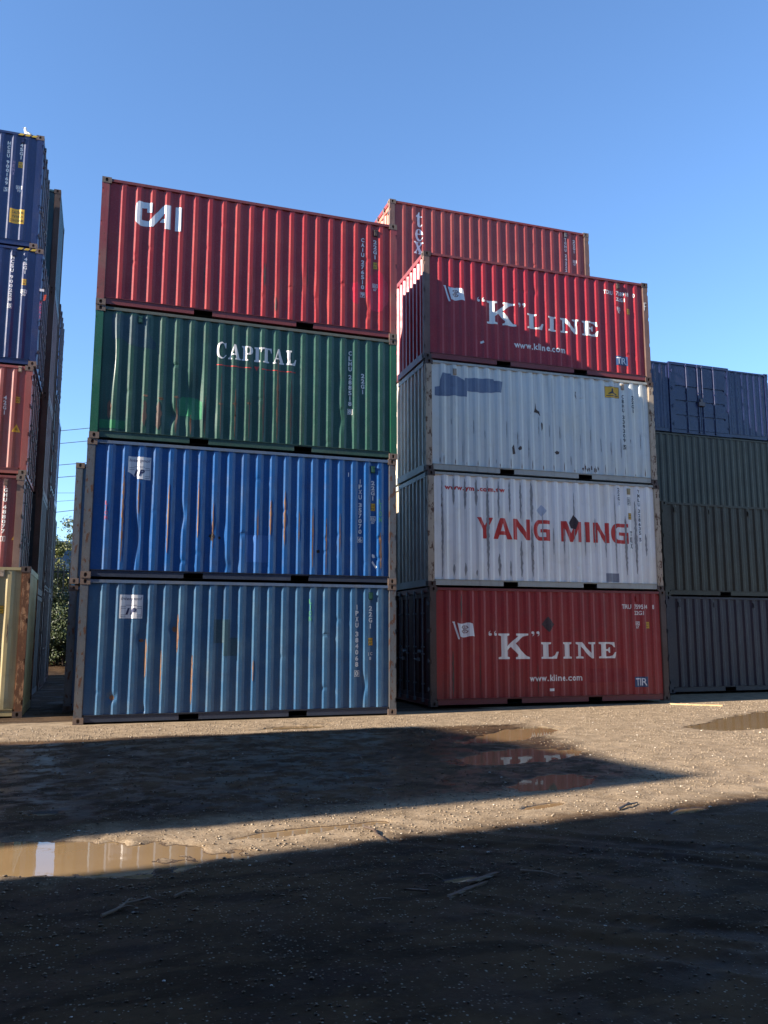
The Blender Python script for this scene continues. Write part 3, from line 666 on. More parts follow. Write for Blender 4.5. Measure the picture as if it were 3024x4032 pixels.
c = T.mix(T.ramp(ri, .0, 1), srgb(98, 84, 68), srgb(154, 138, 116)); c = T.mix(T.ramp(ri, .965, .995), c, srgb(206, 196, 180))
c = T.mix(T.math('MULTIPLY', T.noise(pos, 90, 3), .3), c, srgb(110, 94, 76))
b = T.n('ShaderNodeBsdfPrincipled', {'Base Color': c, 'Roughness': .6}); o_ = t.nodes.new('ShaderNodeOutputMaterial'); t.links.new(b.outputs[0], o_.inputs[0])
STONE2 = m  # gravel pebbles, paler to add sun brightness to the lit bands
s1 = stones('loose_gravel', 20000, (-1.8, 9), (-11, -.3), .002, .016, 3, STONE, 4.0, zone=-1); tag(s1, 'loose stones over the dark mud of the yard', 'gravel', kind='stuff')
s2 = stones('loose_gravel', 9000, (-.2, 4.2), (-13.4, -10.2), .0015, .010, 4, STONE, 3.4); tag(s2, 'fine gravel in the shaded foreground', 'gravel', kind='stuff')
s3 = stones('loose_gravel', 75000, (-1.8, 10), (-10.6, -.2), .003, .013, 5, STONE2, 2.6, zone=1); tag(s3, 'pale gravel crowded in the sunlit bands of the yard, lightened to add sun brightness', 'gravel', kind='stuff')
s4 = stones('loose_gravel', 26000, (10, 18), (-8, .6), .005, .016, 6, STONE2, 2.4); tag(s4, 'bright gravel on the far right of the yard, lightened to add sun brightness', 'gravel', kind='stuff')

# ================================================================== paints
M_RED4 = paint('faded_red_paint', (150, 40, 44), .22, .4, .3, .44, (162, 62, 54), gloss=.35)
M_GREEN = paint('dark_green_paint', (34, 74, 62), .38, .6, .45, .44, (54, 92, 78), gloss=.4)
M_BLUE2 = paint('royal_blue_paint', (16, 80, 140), .34, .5, .4, .38, (54, 94, 140), gloss=.45)
M_BLUE1 = paint('grey_blue_paint', (44, 86, 122), .32, .55, .42, .40, (78, 112, 134), gloss=.45)
M_KRED = paint('crimson_paint', (146, 32, 44), .18, .4, .35, .46, (156, 48, 50), gloss=.35)
M_KRED1 = paint('brick_crimson_paint', (144, 36, 38), .2, .6, .45, .5, (146, 56, 48))
M_WHT3 = paint('pale_grey_paint', (206, 210, 204), .42, .4, .2, .45, (210, 208, 192))
M_WHT2 = paint('chalk_white_paint', (232, 230, 224), .36, .35, .16, .48, (228, 220, 202))
M_TEX = paint('brown_red_paint', (126, 50, 48), .2, .4, .3, .45, (138, 68, 58))
M_NAVY = paint('navy_paint', (26, 42, 86), .22, .35, .3, .40, (40, 56, 98), gloss=.5)
M_NAVYD = paint('new_navy_paint', (25, 33, 70), .08, .25, .2, .32, (36, 43, 78))
M_OLIVE = paint('olive_green_paint', (48, 46, 31), .05, .3, .3, .5, (56, 53, 36))
M_OLIVE2 = paint('dull_olive_paint', (42, 38, 23), .05, .35, .3, .5, (50, 45, 28))
M_NAVY1 = paint('dull_navy_paint', (33, 26, 42), .05, .3, .3, .5, (46, 36, 48))
M_BRN3 = paint('salmon_brown_paint', (146, 76, 68), .25, .5, .4, .5, (156, 96, 84))
M_BRN2 = paint('maroon_brown_paint', (120, 54, 54), .25, .5, .4, .5, (132, 74, 66))
M_YEL = paint('mustard_yellow_paint', (164, 148, 106), .38, .6, .5, .5, (176, 164, 130))
M_TEAL = paint('teal_paint', (34, 74, 86), .25, .5, .45, .5)
M_RUSTPOST = paint('rusty_brown_post', (108, 82, 72), .6, .7, .6, .6, (138, 112, 98))
M_RUSTPOSTB = paint('rusty_blue_post', (82, 88, 94), .82, .8, .6, .6, (110, 104, 98))
M_POSTRED = paint('worn_red_post', (140, 58, 60), .6, .8, .7, .5, (136, 104, 88))
M_POSTGRN = paint('worn_green_post', (30, 92, 66), .5, .7, .6, .45)
M_POSTCRM = paint('rusty_cream_post', (180, 162, 138), .8, .8, .6, .6, (160, 140, 118))
M_CAST = paint('weathered_casting', (112, 94, 82), .45, .5, .6, .65, (130, 112, 98))
M_DKPOST = paint('dark_rusty_post', (72, 56, 48), .6, .6, .7, .65)
M_RAILB = paint('dark_blue_rail', (44, 54, 72), .2, .4, .5, .5, (60, 68, 84))
M_RAILG = paint('dark_green_rail', (44, 74, 64), .2, .4, .5, .5)
M_RAILR = paint('dull_red_rail', (120, 52, 52), .15, .4, .4, .5, (124, 66, 60))
M_RAILW = paint('dirty_white_rail', (168, 170, 162), .4, .4, .5, .55, (150, 148, 138))
M_TOPB = paint('worn_blue_top_rail', (84, 106, 134), .42, .5, .5, .5, (110, 112, 112))
M_TOPG = paint('worn_green_top_rail', (86, 92, 82), .5, .5, .5, .6, (112, 106, 92))
H0 = 2.591; H1 = 2.896; L20 = 6.058; L40 = 12.192
# ================================================================== stack of four in the middle
rng = random.Random(11)
AX = [0, -.003, .018, .014]; AY = [0, -.010, -.020, -.030]
# --- lowest, grey blue
p = Panel(L20, H0, random.Random(5), .0065, [(1.09, 1.48, .05, .16, .014, -.03), (1.66, 1.70, .05, .13, .014, -.035), (.635, .45, .06, .07, .035, 0), (5.37, .57, .05, .17, .02, .035), (1.42, 1.25, .04, .07, .01, -.012), (1.15, .22, .05, .08, .02, .03)])
c1 = container((AX[0], AY[0], 0), 'steel blue container at the foot of the middle stack, square white panel at its left', M_BLUE1, M_RUSTPOSTB, M_CAST, M_RAILB, group='containers of the middle stack', panel=p, vents=((5.52, 2.35, M_GREEN),), toprail=M_TOPB)
def interpool(o, p, u0, u1, z0, z1, torn=False):
    w, h = u1 - u0, z1 - z0
    if torn: sh = fill([[(u0, z1), (u1, z1), (u1, z0), (u0 + w * .42, z0 + h * .03), (u0 + w * .40, z0 + h * .18), (u0 + w * .28, z0 + h * .12), (u0 + w * .22, z0 + h * .2), (u0 + w * .1, z0 + h * .28), (u0, z0 + h * .30)]])
    else: sh = rect(u0, u1, z0, z1)
    pl = decal(o, p, 'owner_panel', sh, WHITE_CLEAN, .0035)
    dk = mat_letters('navy_print', (38, 48, 84), .1)
    decal(pl, p, 'owner_name', fit_box(text_shape('Interpool', .004, .25), u0 + w * .05, u1 - w * .04, z1 - h * .27, z1 - h * .09), dk, .0055)
    ln = .007; b = z0 + h * (.06 if not torn else .34)
    fr = [rect(u0 + w * .06, u0 + w * .28, z0 + h * .50, z0 + h * .50 + ln), rect(u0 + w * .06, u0 + w * .28, z0 + h * .42, z0 + h * .42 + ln), rect(u0 + w * .74, u0 + w * .95, z0 + h * .50, z0 + h * .50 + ln), rect(u0 + w * .74, u0 + w * .95, z0 + h * .42, z0 + h * .42 + ln),
          rect(u0 + w * .28, u0 + w * .74, z0 + h * .55, z0 + h * .55 + ln), rect(u0 + w * .95, u0 + w * .96, z0 + h * .08, z0 + h * .5), rect(u0 + w * .74, u0 + w * .95, z0 + h * .06, z0 + h * .06 + ln), rect(u0 + w * .74, u0 + w * .95, z0 + h * .14, z0 + h * .14 + ln)]
    if not torn: fr += [rect(u0 + w * .06, u0 + w * .07, z0 + h * .08, z0 + h * .5), rect(u0 + w * .06, u0 + w * .28, z0 + h * .06, z0 + h * .06 + ln), rect(u0 + w * .06, u0 + w * .28, z0 + h * .14, z0 + h * .14 + ln)]
    P_ = [(u0 + w * .44, z0 + h * .17), (u0 + w * .53, z0 + h * .44)] + [(u0 + w * .60, z0 + h * .44)] + [(u0 + w * .53, z0 + h * .17)]
    lg = merge(fill([[(u0 + w * .27, z0 + h * .16), (u0 + w * .36, z0 + h * .16), (u0 + w * .45, z0 + h * .44), (u0 + w * .36, z0 + h * .44)]]), fit_box(text_shape('P', .04, .3), u0 + w * .46, u0 + w * .74, z0 + h * .16, z0 + h * .44))
    decal(pl, p, 'owner_emblem', merge(lg, *fr), dk, .0058)
interpool(c1, p, .70, 1.11, 1.868, 2.30)
code_marks(c1, p, WHITE, 'IPXU 384068 0', 5.233, 2.18, .76, '22G1', 5.515, 2.16, 1.69, (5.515, 1.44), None, '87', .07, .08)
decal(c1, p, 'railway_mark', merge(fit_box(text_shape('I', .01), 5.47, 5.48, 1.16, 1.23), fit_box(text_shape('C', .01), 5.515, 5.56, 1.175, 1.23), fit_box(text_shape('8', .01), 5.49, 5.535, 1.08, 1.14)), WHITE)
decal(c1, p, 'chalk_word', vertical('LION', 4.273, 2.28, 1.83, .05), GREEN_CHALK)
for i, (u, a, b_, w) in enumerate([(1.75, 1.25, 1.95, .05), (1.19, .8, 1.5, .05), (1.47, .5, 1.3, .03), (2.03, .3, 1.2, .045), (3.17, .7, 1.1, .03), (1.70, 1.62, 1.73, .14), (1.12, 1.44, 1.50, .1), (.64, .40, .50, .12)]):
    decal(c1, p, 'rust_stain', strip(u, a, b_, w, 40 + i), RUSTY)
decal(c1, p, 'paint_patch', rect(2.42, 2.72, 1.42, 1.86), paint('dull_green_blue_touchup', (46, 78, 92), .2, .4, .4, .5)); decal(c1, p, 'paint_patch', rect(2.60, 2.86, 1.18, 1.52), paint('dull_green_blue_touchup', (46, 78, 92), .2, .4, .4, .5), .0045)
# --- second, royal blue
p = Panel(L20, H0, random.Random(8), .009, [(.92, .75, .09, .45, .03, .03), (2.35, .95, .10, .16, .018, 0), (1.75, 1.2, .05, .2, .02, .03), (3.2, 2.0, .04, .04, .012, 0), (2.65, .3, .05, .12, .02, .04)])
c2 = container((AX[1], AY[1], H0), 'royal blue container, second from the ground, torn white panel and paler square patch', M_BLUE2, M_RUSTPOSTB, M_CAST, M_RAILB, group='containers of the middle stack', panel=p, vents=((5.56, 2.35, M_GREEN),), toprail=M_TOPB)
interpool(c2, p, .742, 1.155, 1.86, 2.293, True)
code_marks(c2, p, WHITE, 'IPXU 357070 6', 5.288, 2.14, .835, '22G1', 5.558, 2.12, 1.697, (5.563, 1.567), (5.565, 1.30, .115, .155), '87', .07, .08)
decal(c2, p, 'chalk_word', vertical('LION', 5.714, 1.75, 1.25, .06), GREEN_CHALK); decal(c2, p, 'chalk_word', vertical('LION', .392, 1.44, 1.07, .05), RED_CHALK)
decal(c2, p, 'paint_patch', rect(2.985, 3.41, .37, .897), paint('paler_blue_touchup', (52, 98, 158), .1, .2, .3, .4))
decal(c2, p, 'tape_scrap', fill([[(5.533, .43), (5.555, .465), (5.647, .345), (5.625, .305)]]), WHITE_CLEAN); decal(c2, p, 'paper_scrap', blob_shape(5.575, .56, .06, .09, 4), WHITE_CLEAN); decal(c2, p, 'tape_scrap', rect(5.03, 5.048, 2.166, 2.259), WHITE_CLEAN)
for i, (u, a, b_, w) in enumerate([(.68, .3, 2.1, .045), (.95, 1.2, 1.85, .03), (1.5, .5, 1.8, .035), (2.34, .6, 1.5, .03), (2.05, .8, 1.9, .03), (3.45, .9, 1.6, .05), (3.73, .7, 1.8, .05), (4.02, .8, 1.4, .035), (4.3, .3, 1.5, .04), (3.2, .8, 1.4, .03), (4.58, .2, 1.3, .03), (5.72, .3, 1.05, .07), (4.86, .6, 1.4, .03)]):
    decal(c2, p, 'rust_stain', strip(u, a, b_, w, 60 + i), RUSTY)
decal(c2, p, 'scraped_hole', merge(blob_shape(2.33, .84, .10, .16, 9, 12, .4), blob_shape(2.47, .82, .05, .05, 10)), DARKSTEEL); decal(c2, p, 'scraped_hole', blob_shape(4.52 - .1, .62, .07, .07, 14), DARKSTEEL)
# --- third, green
p = Panel(L20, H0, random.Random(21), .009, [(.3, 1.6, .12, .5, .02, .04), (1.85, .9, .14, .5, .03, 0), (1.5, .55, .1, .15, .03, .03), (4.86, .75, .05, .18, .02, .03), (2.2, .6, .1, .3, .02, 0)])
c3 = container((AX[2], AY[2], 2 * H0), 'dark green container, third from the ground in the middle stack, dented along its lower left', M_GREEN, M_POSTGRN, M_CAST, M_RAILG, group='containers of the middle stack', panel=p, vents=((.825, 2.39, M_GREEN),), toprail=M_TOPG)
z0 = 1.79
decal(c3, p, 'company_name', glyphs([('C', 2.28, 2.49, z0 - .005, 2.115), ('A', 2.517, 2.765, z0, 2.10), ('P', 2.785, 3.012, z0, 2.092), ('I', 3.035, 3.150, z0, 2.095), ('T', 3.160, 3.385, z0, 2.10), ('A', 3.405, 3.640, z0, 2.10), ('L', 3.676, 3.888, z0, 2.095)]), WHITE)
decal(c3, p, 'underline', merge(rect(2.283, 2.985, 1.640, 1.657), rect(3.187, 3.878, 1.640, 1.657)), RED_L); decal(c3, p, 'triangle_mark', fill([[(3.035, 1.694), (3.138, 1.694), (3.088, 1.600)]]), RED_L)
code_marks(c3, p, WHITE, 'CLHU 288518 8', 5.031, 2.245, .88, '22G1', 5.306, 1.785, 1.33, None, None, '87', .07, .075)
BRG = paint('fresh_green_touchup', (26, 108, 66), .08, .2, .3, .4); DKG = paint('blackish_green_touchup', (20, 58, 66), .2, .4, .4, .45)
decal(c3, p, 'paint_patch', fill([[(1.60, .88), (1.66, .94), (1.95, .93), (2.04, .86), (2.04, .52), (1.86, .50), (1.80, .56), (1.60, .56)]]), BRG)
decal(c3, p, 'paint_patch', rect(.17, .63, .21, .375), BRG)
decal(c3, p, 'paint_patch', fill([[(.30, 2.44), (.98, 2.46), (1.0, 2.1), (1.13, 1.95), (1.12, 1.82), (.66, 1.86), (.5, 1.98), (.3, 1.95)]]), DKG)
for i, (u, a, b_, w) in enumerate([(.33, .4, .75, .08), (.97, .3, .8, .10), (1.55, .2, .9, .06), (1.83, .2, .6, .06), (2.10, .2, 1.0, .05), (2.4, .2, 1.5, .035), (2.68, .2, 1.2, .04), (2.96, .2, 1.0, .04), (3.24, .2, 1.6, .05), (3.52, .2, 1.9, .06), (3.80, .2, 1.5, .06), (1.23, .25, .8, .12)]):
    decal(c3, p, 'rust_stain', strip(u, a, b_, w, 80 + i), M_DKPOST if i % 3 else RUSTY)
for i, u in enumerate((1.26, .98, 1.55, 2.39, 2.67, 2.95, 1.27)): decal(c3, p, 'scuff_mark', blob_shape(u, .86 + (i % 3) * .03, .09, .045, 20 + i), RUSTY)
# --- top, red
p = Panel(L20, H0, random.Random(3), .006, [(4.0, .95, .09, .3, .014, .0), (4.3, .7, .05, .2, .012, -.02), (3.65, .35, .06, .1, .015, -.02), (5.4, .6, .05, .14, .014, .02)])
c4 = container((AX[3], AY[3], 3 * H0), 'red container on top of the middle stack with three large white block letters', M_RED4, M_POSTRED, M_CAST, M_RAILR, group='containers of the middle stack', panel=p, vents=((5.58, 2.33, M_DKPOST),))
cai = fill([[(.70, 2.205), (.96, 2.205), (.96, 2.0), (.862, 2.0), (.862, 2.09), (.765, 2.075), (.765, 1.83), (.905, 1.82), (1.13, 2.13), (1.18, 2.195), (1.312, 2.208), (1.312, 1.705), (1.207, 1.705), (1.205, 1.838), (1.10, 1.838), (1.13, 1.905), (1.205, 1.905), (1.205, 2.05), (.985, 1.712), (.97, 1.70), (.74, 1.70), (.66, 1.76), (.645, 1.82), (.645, 2.09), (.66, 2.16)]])
cai = merge(fill([[(.70, 2.205), (.96, 2.205), (.96, 2.0), (.862, 2.0), (.862, 2.085), (.765, 2.07), (.765, 1.83), (.905, 1.82), (1.15, 2.17), (1.20, 2.208), (1.312, 2.208), (1.312, 1.705), (1.207, 1.705), (1.207, 1.836), (1.108, 1.836), (1.155, 1.915), (1.207, 1.915), (1.207, 2.045), (.985, 1.712), (.74, 1.70), (.66, 1.76), (.645, 1.82), (.645, 2.09), (.66, 2.16)]]), rect(1.403, 1.518, 1.70, 2.205))
decal(c4, p, 'company_name', cai, WHITE_CLEAN)
code_marks(c4, p, WHITE, 'CAIU 276510 9', 5.293, 2.19, .855, '22G1', 5.569, 2.185, 1.733, (5.573, 1.598), (5.569, 1.108, .115, .16), '67', .07, .08)
BRR = paint('bright_red_touchup', (178, 26, 44), .05, .2, .2, .4)
decal(c4, p, 'paint_patch', merge(blob_shape(5.62, 1.0, .5, .9, 33, 22, .12)), BRR, .0018); decal(c4, p, 'paint_patch', blob_shape(5.14, .92, .28, .46, 34, 18, .15), BRR, .0018)
for i, (u, a, b_, w) in enumerate([(3.44, .3, .6, .03), (2.0, .5, 1.1, .02), (3.2, .8, 1.3, .05), (4.1, .9, 1.5, .02), (2.9, .4, 1.0, .02)]): decal(c4, p, 'rust_stain', strip(u, a, b_, w, 120 + i), M_DKPOST)

# ================================================================== stack of four to the right
BR_ = -.0185
def bpos(j): return (7.1845 - .033 * j, .9879 + .0006 * j, .039 + H0 * j)
GB = 'containers of the red and white stack'
p = Panel(L20, H0, random.Random(31), .004)
b1 = container(bpos(0), 'dull crimson container below the two white ones, dark diamond above its lettering', M_KRED1, M_DKPOST, M_DKPOST, M_RAILR, rot=BR_, group=GB, left='door', panel=p, vents=((5.27, 2.38, M_KRED1),), bars=plain('dull_bar_steel', (120, 130, 140), .5, .2, .3), endmat=paint('dark_maroon_door', (70, 26, 32), .2, .4, .4, .5))
kline(b1, p, 1.644, 1.0, (2.384, 3.721, .50, .645), (.54, 1.44), (5.113, 5.481, .329, .566), 0)
BT = text_shape
def horiz(s, u0, u1, z0, z1): return fit_box(BT(s, .018), u0, u1, z0, z1)
def kcodes(o, p, a, b_, num, dig, z, gz, x0):
    decal(o, p, 'owner_code', horiz(a, x0, x0 + .26, z - .105, z), WHITE); decal(o, p, 'serial_number', horiz(num, x0 + .345, x0 + .715, z - .105, z), WHITE); decal(o, p, 'check_digit', horiz(dig, x0 + .835, x0 + .885, z - .105, z), WHITE)
    decal(o, p, 'type_code', horiz('22G1', x0 + .34, x0 + .595, gz - .095, gz), WHITE)
kcodes(b1, p, 'TIRU', '', '759514', '8', 2.25, 2.10, 4.841)
ic_mark(b1, p, 5.268, 1.77, .12, .165, '67', WHITE); height_plate(b1, p, 5.545, 1.766, .10, .155)
decal(b1, p, 'placard_remnant', fill([[(2.888, 1.952), (3.054, 1.773), (2.908, 1.593), (2.73, 1.775)]]), paint('dark_grey_residue', (58, 44, 46), .3, .3, .5, .7)); decal(b1, p, 'paper_scrap', rect(2.882, 3.011, .28, .338), WHITE)
decal(b1, p, 'paint_patch', rect(3.92, 4.915, .45, .767), paint('deep_red_touchup', (132, 24, 34), .05, .3, .3, .45), .0018)
for i, (u, a, b_, w) in enumerate([(1.19, .3, 1.1, .02), (.75, 1.9, 2.45, .05), (2.6, .2, .9, .02), (.55, .2, 1.2, .05)]): decal(b1, p, 'rust_stain', strip(u, a, b_, w, 150 + i), M_DKPOST)
# --- second, white with red words
p = Panel(L20, H0, random.Random(32), .006, [(.35, 1.2, .06, .6, .006, .01)])
b2 = container(bpos(1), 'chalky white container with two red capitalised words, second from the ground beside the blue stack', M_WHT2, M_POSTCRM, M_DKPOST, M_RAILW, rot=BR_, group=GB, left='corr', panel=p, vents=((5.186, 2.375, M_YEL),), toprail=M_RAILW, endmat=paint('dirty_slate_paint', (168, 158, 142), .45, .5, .5, .5))
zb, zt = 1.10, 1.58
decal(b2, p, 'company_name', glyphs([('sY', 1.193, 1.59, zb, zt), ('sA', 1.60, 2.064, zb, zt), ('sN', 2.091, 2.53, zb, zt), ('sG', 2.606, 3.043, zb, zt)]), RED_L)
decal(b2, p, 'company_name', glyphs([('sM', 3.334, 3.869, zb, zt), ('sI', 3.961, 4.085, zb, zt), ('sN', 4.191, 4.606, zb, zt), ('sG', 4.672, 5.136, zb, zt)]), RED_L)
decal(b2, p, 'web_address', fit_box(text_shape('www.yml.com.tw', .05, 0, 1.15), .403, 1.909, 2.145, 2.29), RED_L)
for (s_, u, a, b_, w) in (('22G1', 4.91, 2.46, 2.02, .07), ('YMLU 328635 5', 5.465, 2.44, 1.16, .075)):
    pl = decal(b2, p, 'white_strip', rect(u - w * .75, u + w * .75, b_ - .02, a + .02), WHITE_CLEAN, .0035); decal(pl, p, 'serial_number', vertical(s_, u, a, b_, w), BLACK_L, .0055)
pl = decal(b2, p, 'railway_mark', merge(frame(5.138, 5.245, 2.14, 2.227, .008), frame(5.138, 5.245, 2.04, 2.132, .008), fit_box(text_shape('ic', .02), 5.16, 5.225, 2.155, 2.205), fit_box(text_shape('67', .02), 5.16, 5.225, 2.06, 2.11)), BLACK_L)
height_plate(b2, p, 5.203, 1.77)
decal(b2, p, 'placard_remnant', fill([[(3.668, 1.737), (3.79, 1.58), (3.72, 1.40), (3.60, 1.42), (3.54, 1.54)]]), paint('dark_grey_residue', (58, 44, 46), .3, .3, .5, .7), .0055); decal(b2, p, 'paint_patch', rect(4.501, 4.836, .182, .385), paint('mid_grey_touchup', (128, 130, 138), .1, .2, .3, .5))
decal(b2, p, 'scribble', vertical('TEX', 5.22, 1.42, .98, .08), BLACK_L)
decal(b2, p, 'placard_ghost', fill([[(2.83, 1.937), (2.96, 1.80), (2.83, 1.66), (2.70, 1.80)]]), paint('faint_grey_ghost', (172, 182, 196), .1, .2, .3, .5))
CR_ = paint('flaked_grey_primer', (152, 150, 144), .62, .5, .5, .6, (170, 164, 152))
rr = random.Random(77)
for k in range(20):
    u = .345 + .278 * k + .07; r1, r2 = rr.random(), rr.random()
    segs = [(.2, 2.45)] if k in (0, 4) else ([(1.5 + r1 * .4, 2.45), (.25, 1.3 * r2 + .35)] if k < 9 else [(rr.uniform(.3, 1.2), rr.uniform(1.3, 2.3))])
    for (a, b_) in segs: decal(b2, p, 'flaked_paint', strip(u - .065, a, b_, rr.uniform(.04, .075) if k < 9 or k > 16 else .03, 200 + k), CR_, .004)
# --- third, pale grey
p = Panel(L20, H0, random.Random(33), .005, [(2.8, 1.5, .1, .2, .008, 0), (4.5, 1.2, .15, .3, .01, 0)])
b3 = container(bpos(2), 'pale grey container with a smeared dark grey overpainted strip at its top left', M_WHT3, M_POSTCRM, M_DKPOST, M_RAILW, rot=BR_, group=GB, left='corr', panel=p, vents=((5.165, 2.39, M_POSTCRM), (.718, 2.34, M_POSTCRM)), toprail=M_RAILW, endmat=paint('dirty_grey_end_paint', (198, 188, 170), .5, .5, .5, .5))
decal(b3, p, 'overpainted_strip', fill([[(.416, 2.294), (.627, 2.294), (.64, 2.25), (.80, 2.25), (.903, 2.199), (.963, 2.15), (.97, 2.215), (1.214, 2.243), (1.236, 2.237), (1.704, 2.265), (1.72, 2.225), (1.94, 2.226), (1.895, 1.952), (1.75, 1.95), (1.6, 1.92), (1.328, 1.905), (1.027, 1.914), (1.014, 1.771), (.7, 1.78), (.432, 1.739), (.233, 1.745), (.235, 1.947), (.35, 1.974), (.36, 2.12)]]), GREYBLUE)
pl = decal(b3, p, 'warning_sign', rect(4.679, 5.074, 2.093, 2.375), YELLOW_L, .0035)
decal(pl, p, 'sign_print', merge(frame(4.684, 5.069, 2.098, 2.370, .006), fill([[(4.86, 2.33), (4.90, 2.33), (4.905, 2.24), (5.01, 2.19), (5.0, 2.17), (4.88, 2.205), (4.79, 2.185), (4.78, 2.205), (4.85, 2.25)]]), rect(4.72, 5.04, 2.135, 2.155)), BLACK_L, .0055)
code_marks(b3, p, BLACK_L, 'CBHU 339309 5', 5.169, 2.195, .815, '22G1', 5.447, 2.195, 1.744, None, None, '67', .07, .075)
for i, sh in enumerate([fill([[(2.78, 1.8), (2.80, 1.64), (2.87, 1.58), (2.89, 1.46), (2.84, 1.54), (2.74, 1.56), (2.77, 1.65)]]), blob_shape(2.925, 1.22, .05, .2, 3, 10), fill([[(3.86, 2.16), (3.88, 2.15), (3.865, 2.1), (3.89, 1.965), (3.85, 2.05)]]),
                        fill([[(2.14, .66), (2.20, .74), (2.23, .52), (2.16, .50)]]), blob_shape(2.34, .66, .08, .1, 6, 10, .4), blob_shape(3.32, .62, .13, .09, 8, 12, .3)]): decal(b3, p, 'chip_mark', sh, M_DKPOST, .004)
decal(b3, p, 'scrawl', merge(*[blob_shape(4.0 + .06 * i, .27 + .03 * math.sin(i * 2), .035, .1, 300 + i, 8, .6) for i in range(8)]), M_DKPOST, .004)
for k in range(20):
    u = .345 + .278 * k + .07
    for j in range(2):
        a = rr.uniform(.18, 1.2); decal(b3, p, 'rust_stain', strip(u - (.065 if j else -.02), a if j else .17, a + rr.uniform(.1, .5) if j else rr.uniform(.22, .42), rr.uniform(.015, .03), 400 + k * 2 + j), RUSTY if j == 0 else CR_, .004)
# --- top, crimson
p = Panel(L20, H0, random.Random(34), .005, [(2.3, 1.93, .05, .03, .012, 0), (2.58, 1.93, .05, .03, .012, 0), (2.86, 1.95, .07, .1, .016, .01)])
b4 = container(bpos(3), 'bright crimson container on top of the red and white stack, white flag and serif lettering', M_KRED, M_RUSTPOST, M_DKPOST, M_RAILR, rot=BR_, group=GB, left='corr', panel=p, vents=((5.19, 2.40, M_DKPOST),))
kline(b4, p, 1.59, 1.02, (2.289, 3.66, .50, .66), (.505, 1.44), (5.06, 5.387, .355, .59), 0)
kcodes(b4, p, 'TDRU', '', '758918', '0', 2.27, 2.11, 4.783)
ic_mark(b4, p, 5.194, 1.777, .11, .165, '70', WHITE); height_plate(b4, p, 5.472, 1.773, .10, .15)
decal(b4, p, 'paper_scrap', fill([[(1.414, .55), (1.43, .50), (1.511, .53), (1.49, .58)]]), WHITE)
mb = MB()   # loose F scrawl on the right post
mb.box(0, .075, -.003, 0, .19, .205); mb.box(0, .015, -.003, 0, 0, .19); mb.box(.015, .06, -.003, 0, .10, .115)
obj('scrawl', mb, WHITE, b4, (L20 - .13, .004, 1.86))

# ================================================================== stack behind, topped by the brown red container
GT = 'containers of the tall stack behind'
p = Panel(L20, H0, random.Random(41), .005)
for j in range(5):
    top = j == 4
    o = container((7.115, 3.47, H0 * j + (.01 if not top else .035)), 'brownish red container with vertical lowercase white letters, topmost behind the crimson one' if top else 'plain container holding up the brownish red one, hidden behind the red and white stack',
                  M_TEX if top else (M_BRN2, M_BLUE1, M_WHT2, M_TEX)[j], M_RUSTPOST if top else None, M_CAST if top else None, group=GT, left='door', right='corr', panel=p if top else None, vents=((5.309, 2.43, STEEL),) if top else (), endmat=paint('salmon_door_paint', (196, 120, 100), .15, .3, .3, .5) if top else None)
    if top:
        decal(o, p, 'company_name', glyphs([('t', .735, .935, 1.935, 2.36), ('e', .722, .951, 1.535, 1.885), ('x', .69, .955, 1.175, 1.512)]), WHITE_CLEAN)
        code_marks(o, p, WHITE, 'TGHU 242228 4', 5.303, 2.36, 1.05, '22G1', 5.58, 2.34, 1.92, None, (5.585, 1.64, .11, .16), '67', .065, .07)
    elif j < 2: pass
for j in range(5):
    container((8.04, 5.98, H0 * j + .01), 'plain container in the column behind the brownish red one, hidden from the front', (M_BLUE1, M_BRN2, M_TEX, M_BRN3, M_BLUE2)[j], group='containers hidden behind the tall stack')
# ================================================================== pair behind the middle stack
for j in range(2):
    container((-.263, 2.655, H0 * j + .035 * j), ('lower' if j == 0 else 'upper') + ' rust-streaked container standing behind the middle stack, only its corner post showing', M_BLUE1, M_RUSTPOSTB, M_CAST if j else M_DKPOST, group='containers behind the middle stack')

# ================================================================== left hand stacks (only their right ends reach the frame)
XR = -1.37
def C_(j): return (-1.37 - L40 + (0, 0, -.01, .0, -.03, .02)[j], 4.40, 0)
ZC = [0, H0, 2 * H0, 3 * H0, 3 * H0 + H1]
def lx(wx): return wx - (XR - L40)
GC = 'containers of the left navy stack'
stripeY = plain('yellow_stripe_paint', (214, 176, 52), .5, .1); stripeK = plain('black_stripe_paint', (28, 28, 30), .5, .1)
Y0, BLKP = None, None
base = container((XR - L40, 4.40, 0), 'hidden container under the maroon one, behind the mustard container', M_BRN2, M_DKPOST, L=L40, group=GC)
p = Panel(L40, H0)
o = container((XR - L40 - .03, 4.40, ZC[1]), 'maroon container with a vertical serial number, just above the mustard container at the left edge', M_BRN2, M_RUSTPOST, M_CAST, L=L40, group=GC, panel=p, vents=((lx(-1.785) + .03, 2.40, M_RUSTPOST),))
def tri_sticker(o, p, u, z, w, h):
    pl = decal(o, p, 'warning_triangle', fill([[(u - w / 2, z - h / 2), (u + w / 2, z - h / 2), (u, z + h / 2)]]), YELLOW_L, .0035)
    decal(pl, p, 'sticker_print', merge(fill([[(u - w * .2, z - h * .28), (u + w * .2, z - h * .28), (u, z + h * .15)]])), mat_letters('ochre_print', (150, 110, 30), .1), .0055)
code_marks(o, p, WHITE, 'TGHU 488077 1', lx(-1.75), 2.39, 1.06, '42G1', lx(-1.468), 2.40, 1.94, None, (lx(-1.465), 1.67, .13, .17), '67', .07, .07); tri_sticker(o, p, lx(-1.47), 1.195, .2, .2)
p = Panel(L40, H0)
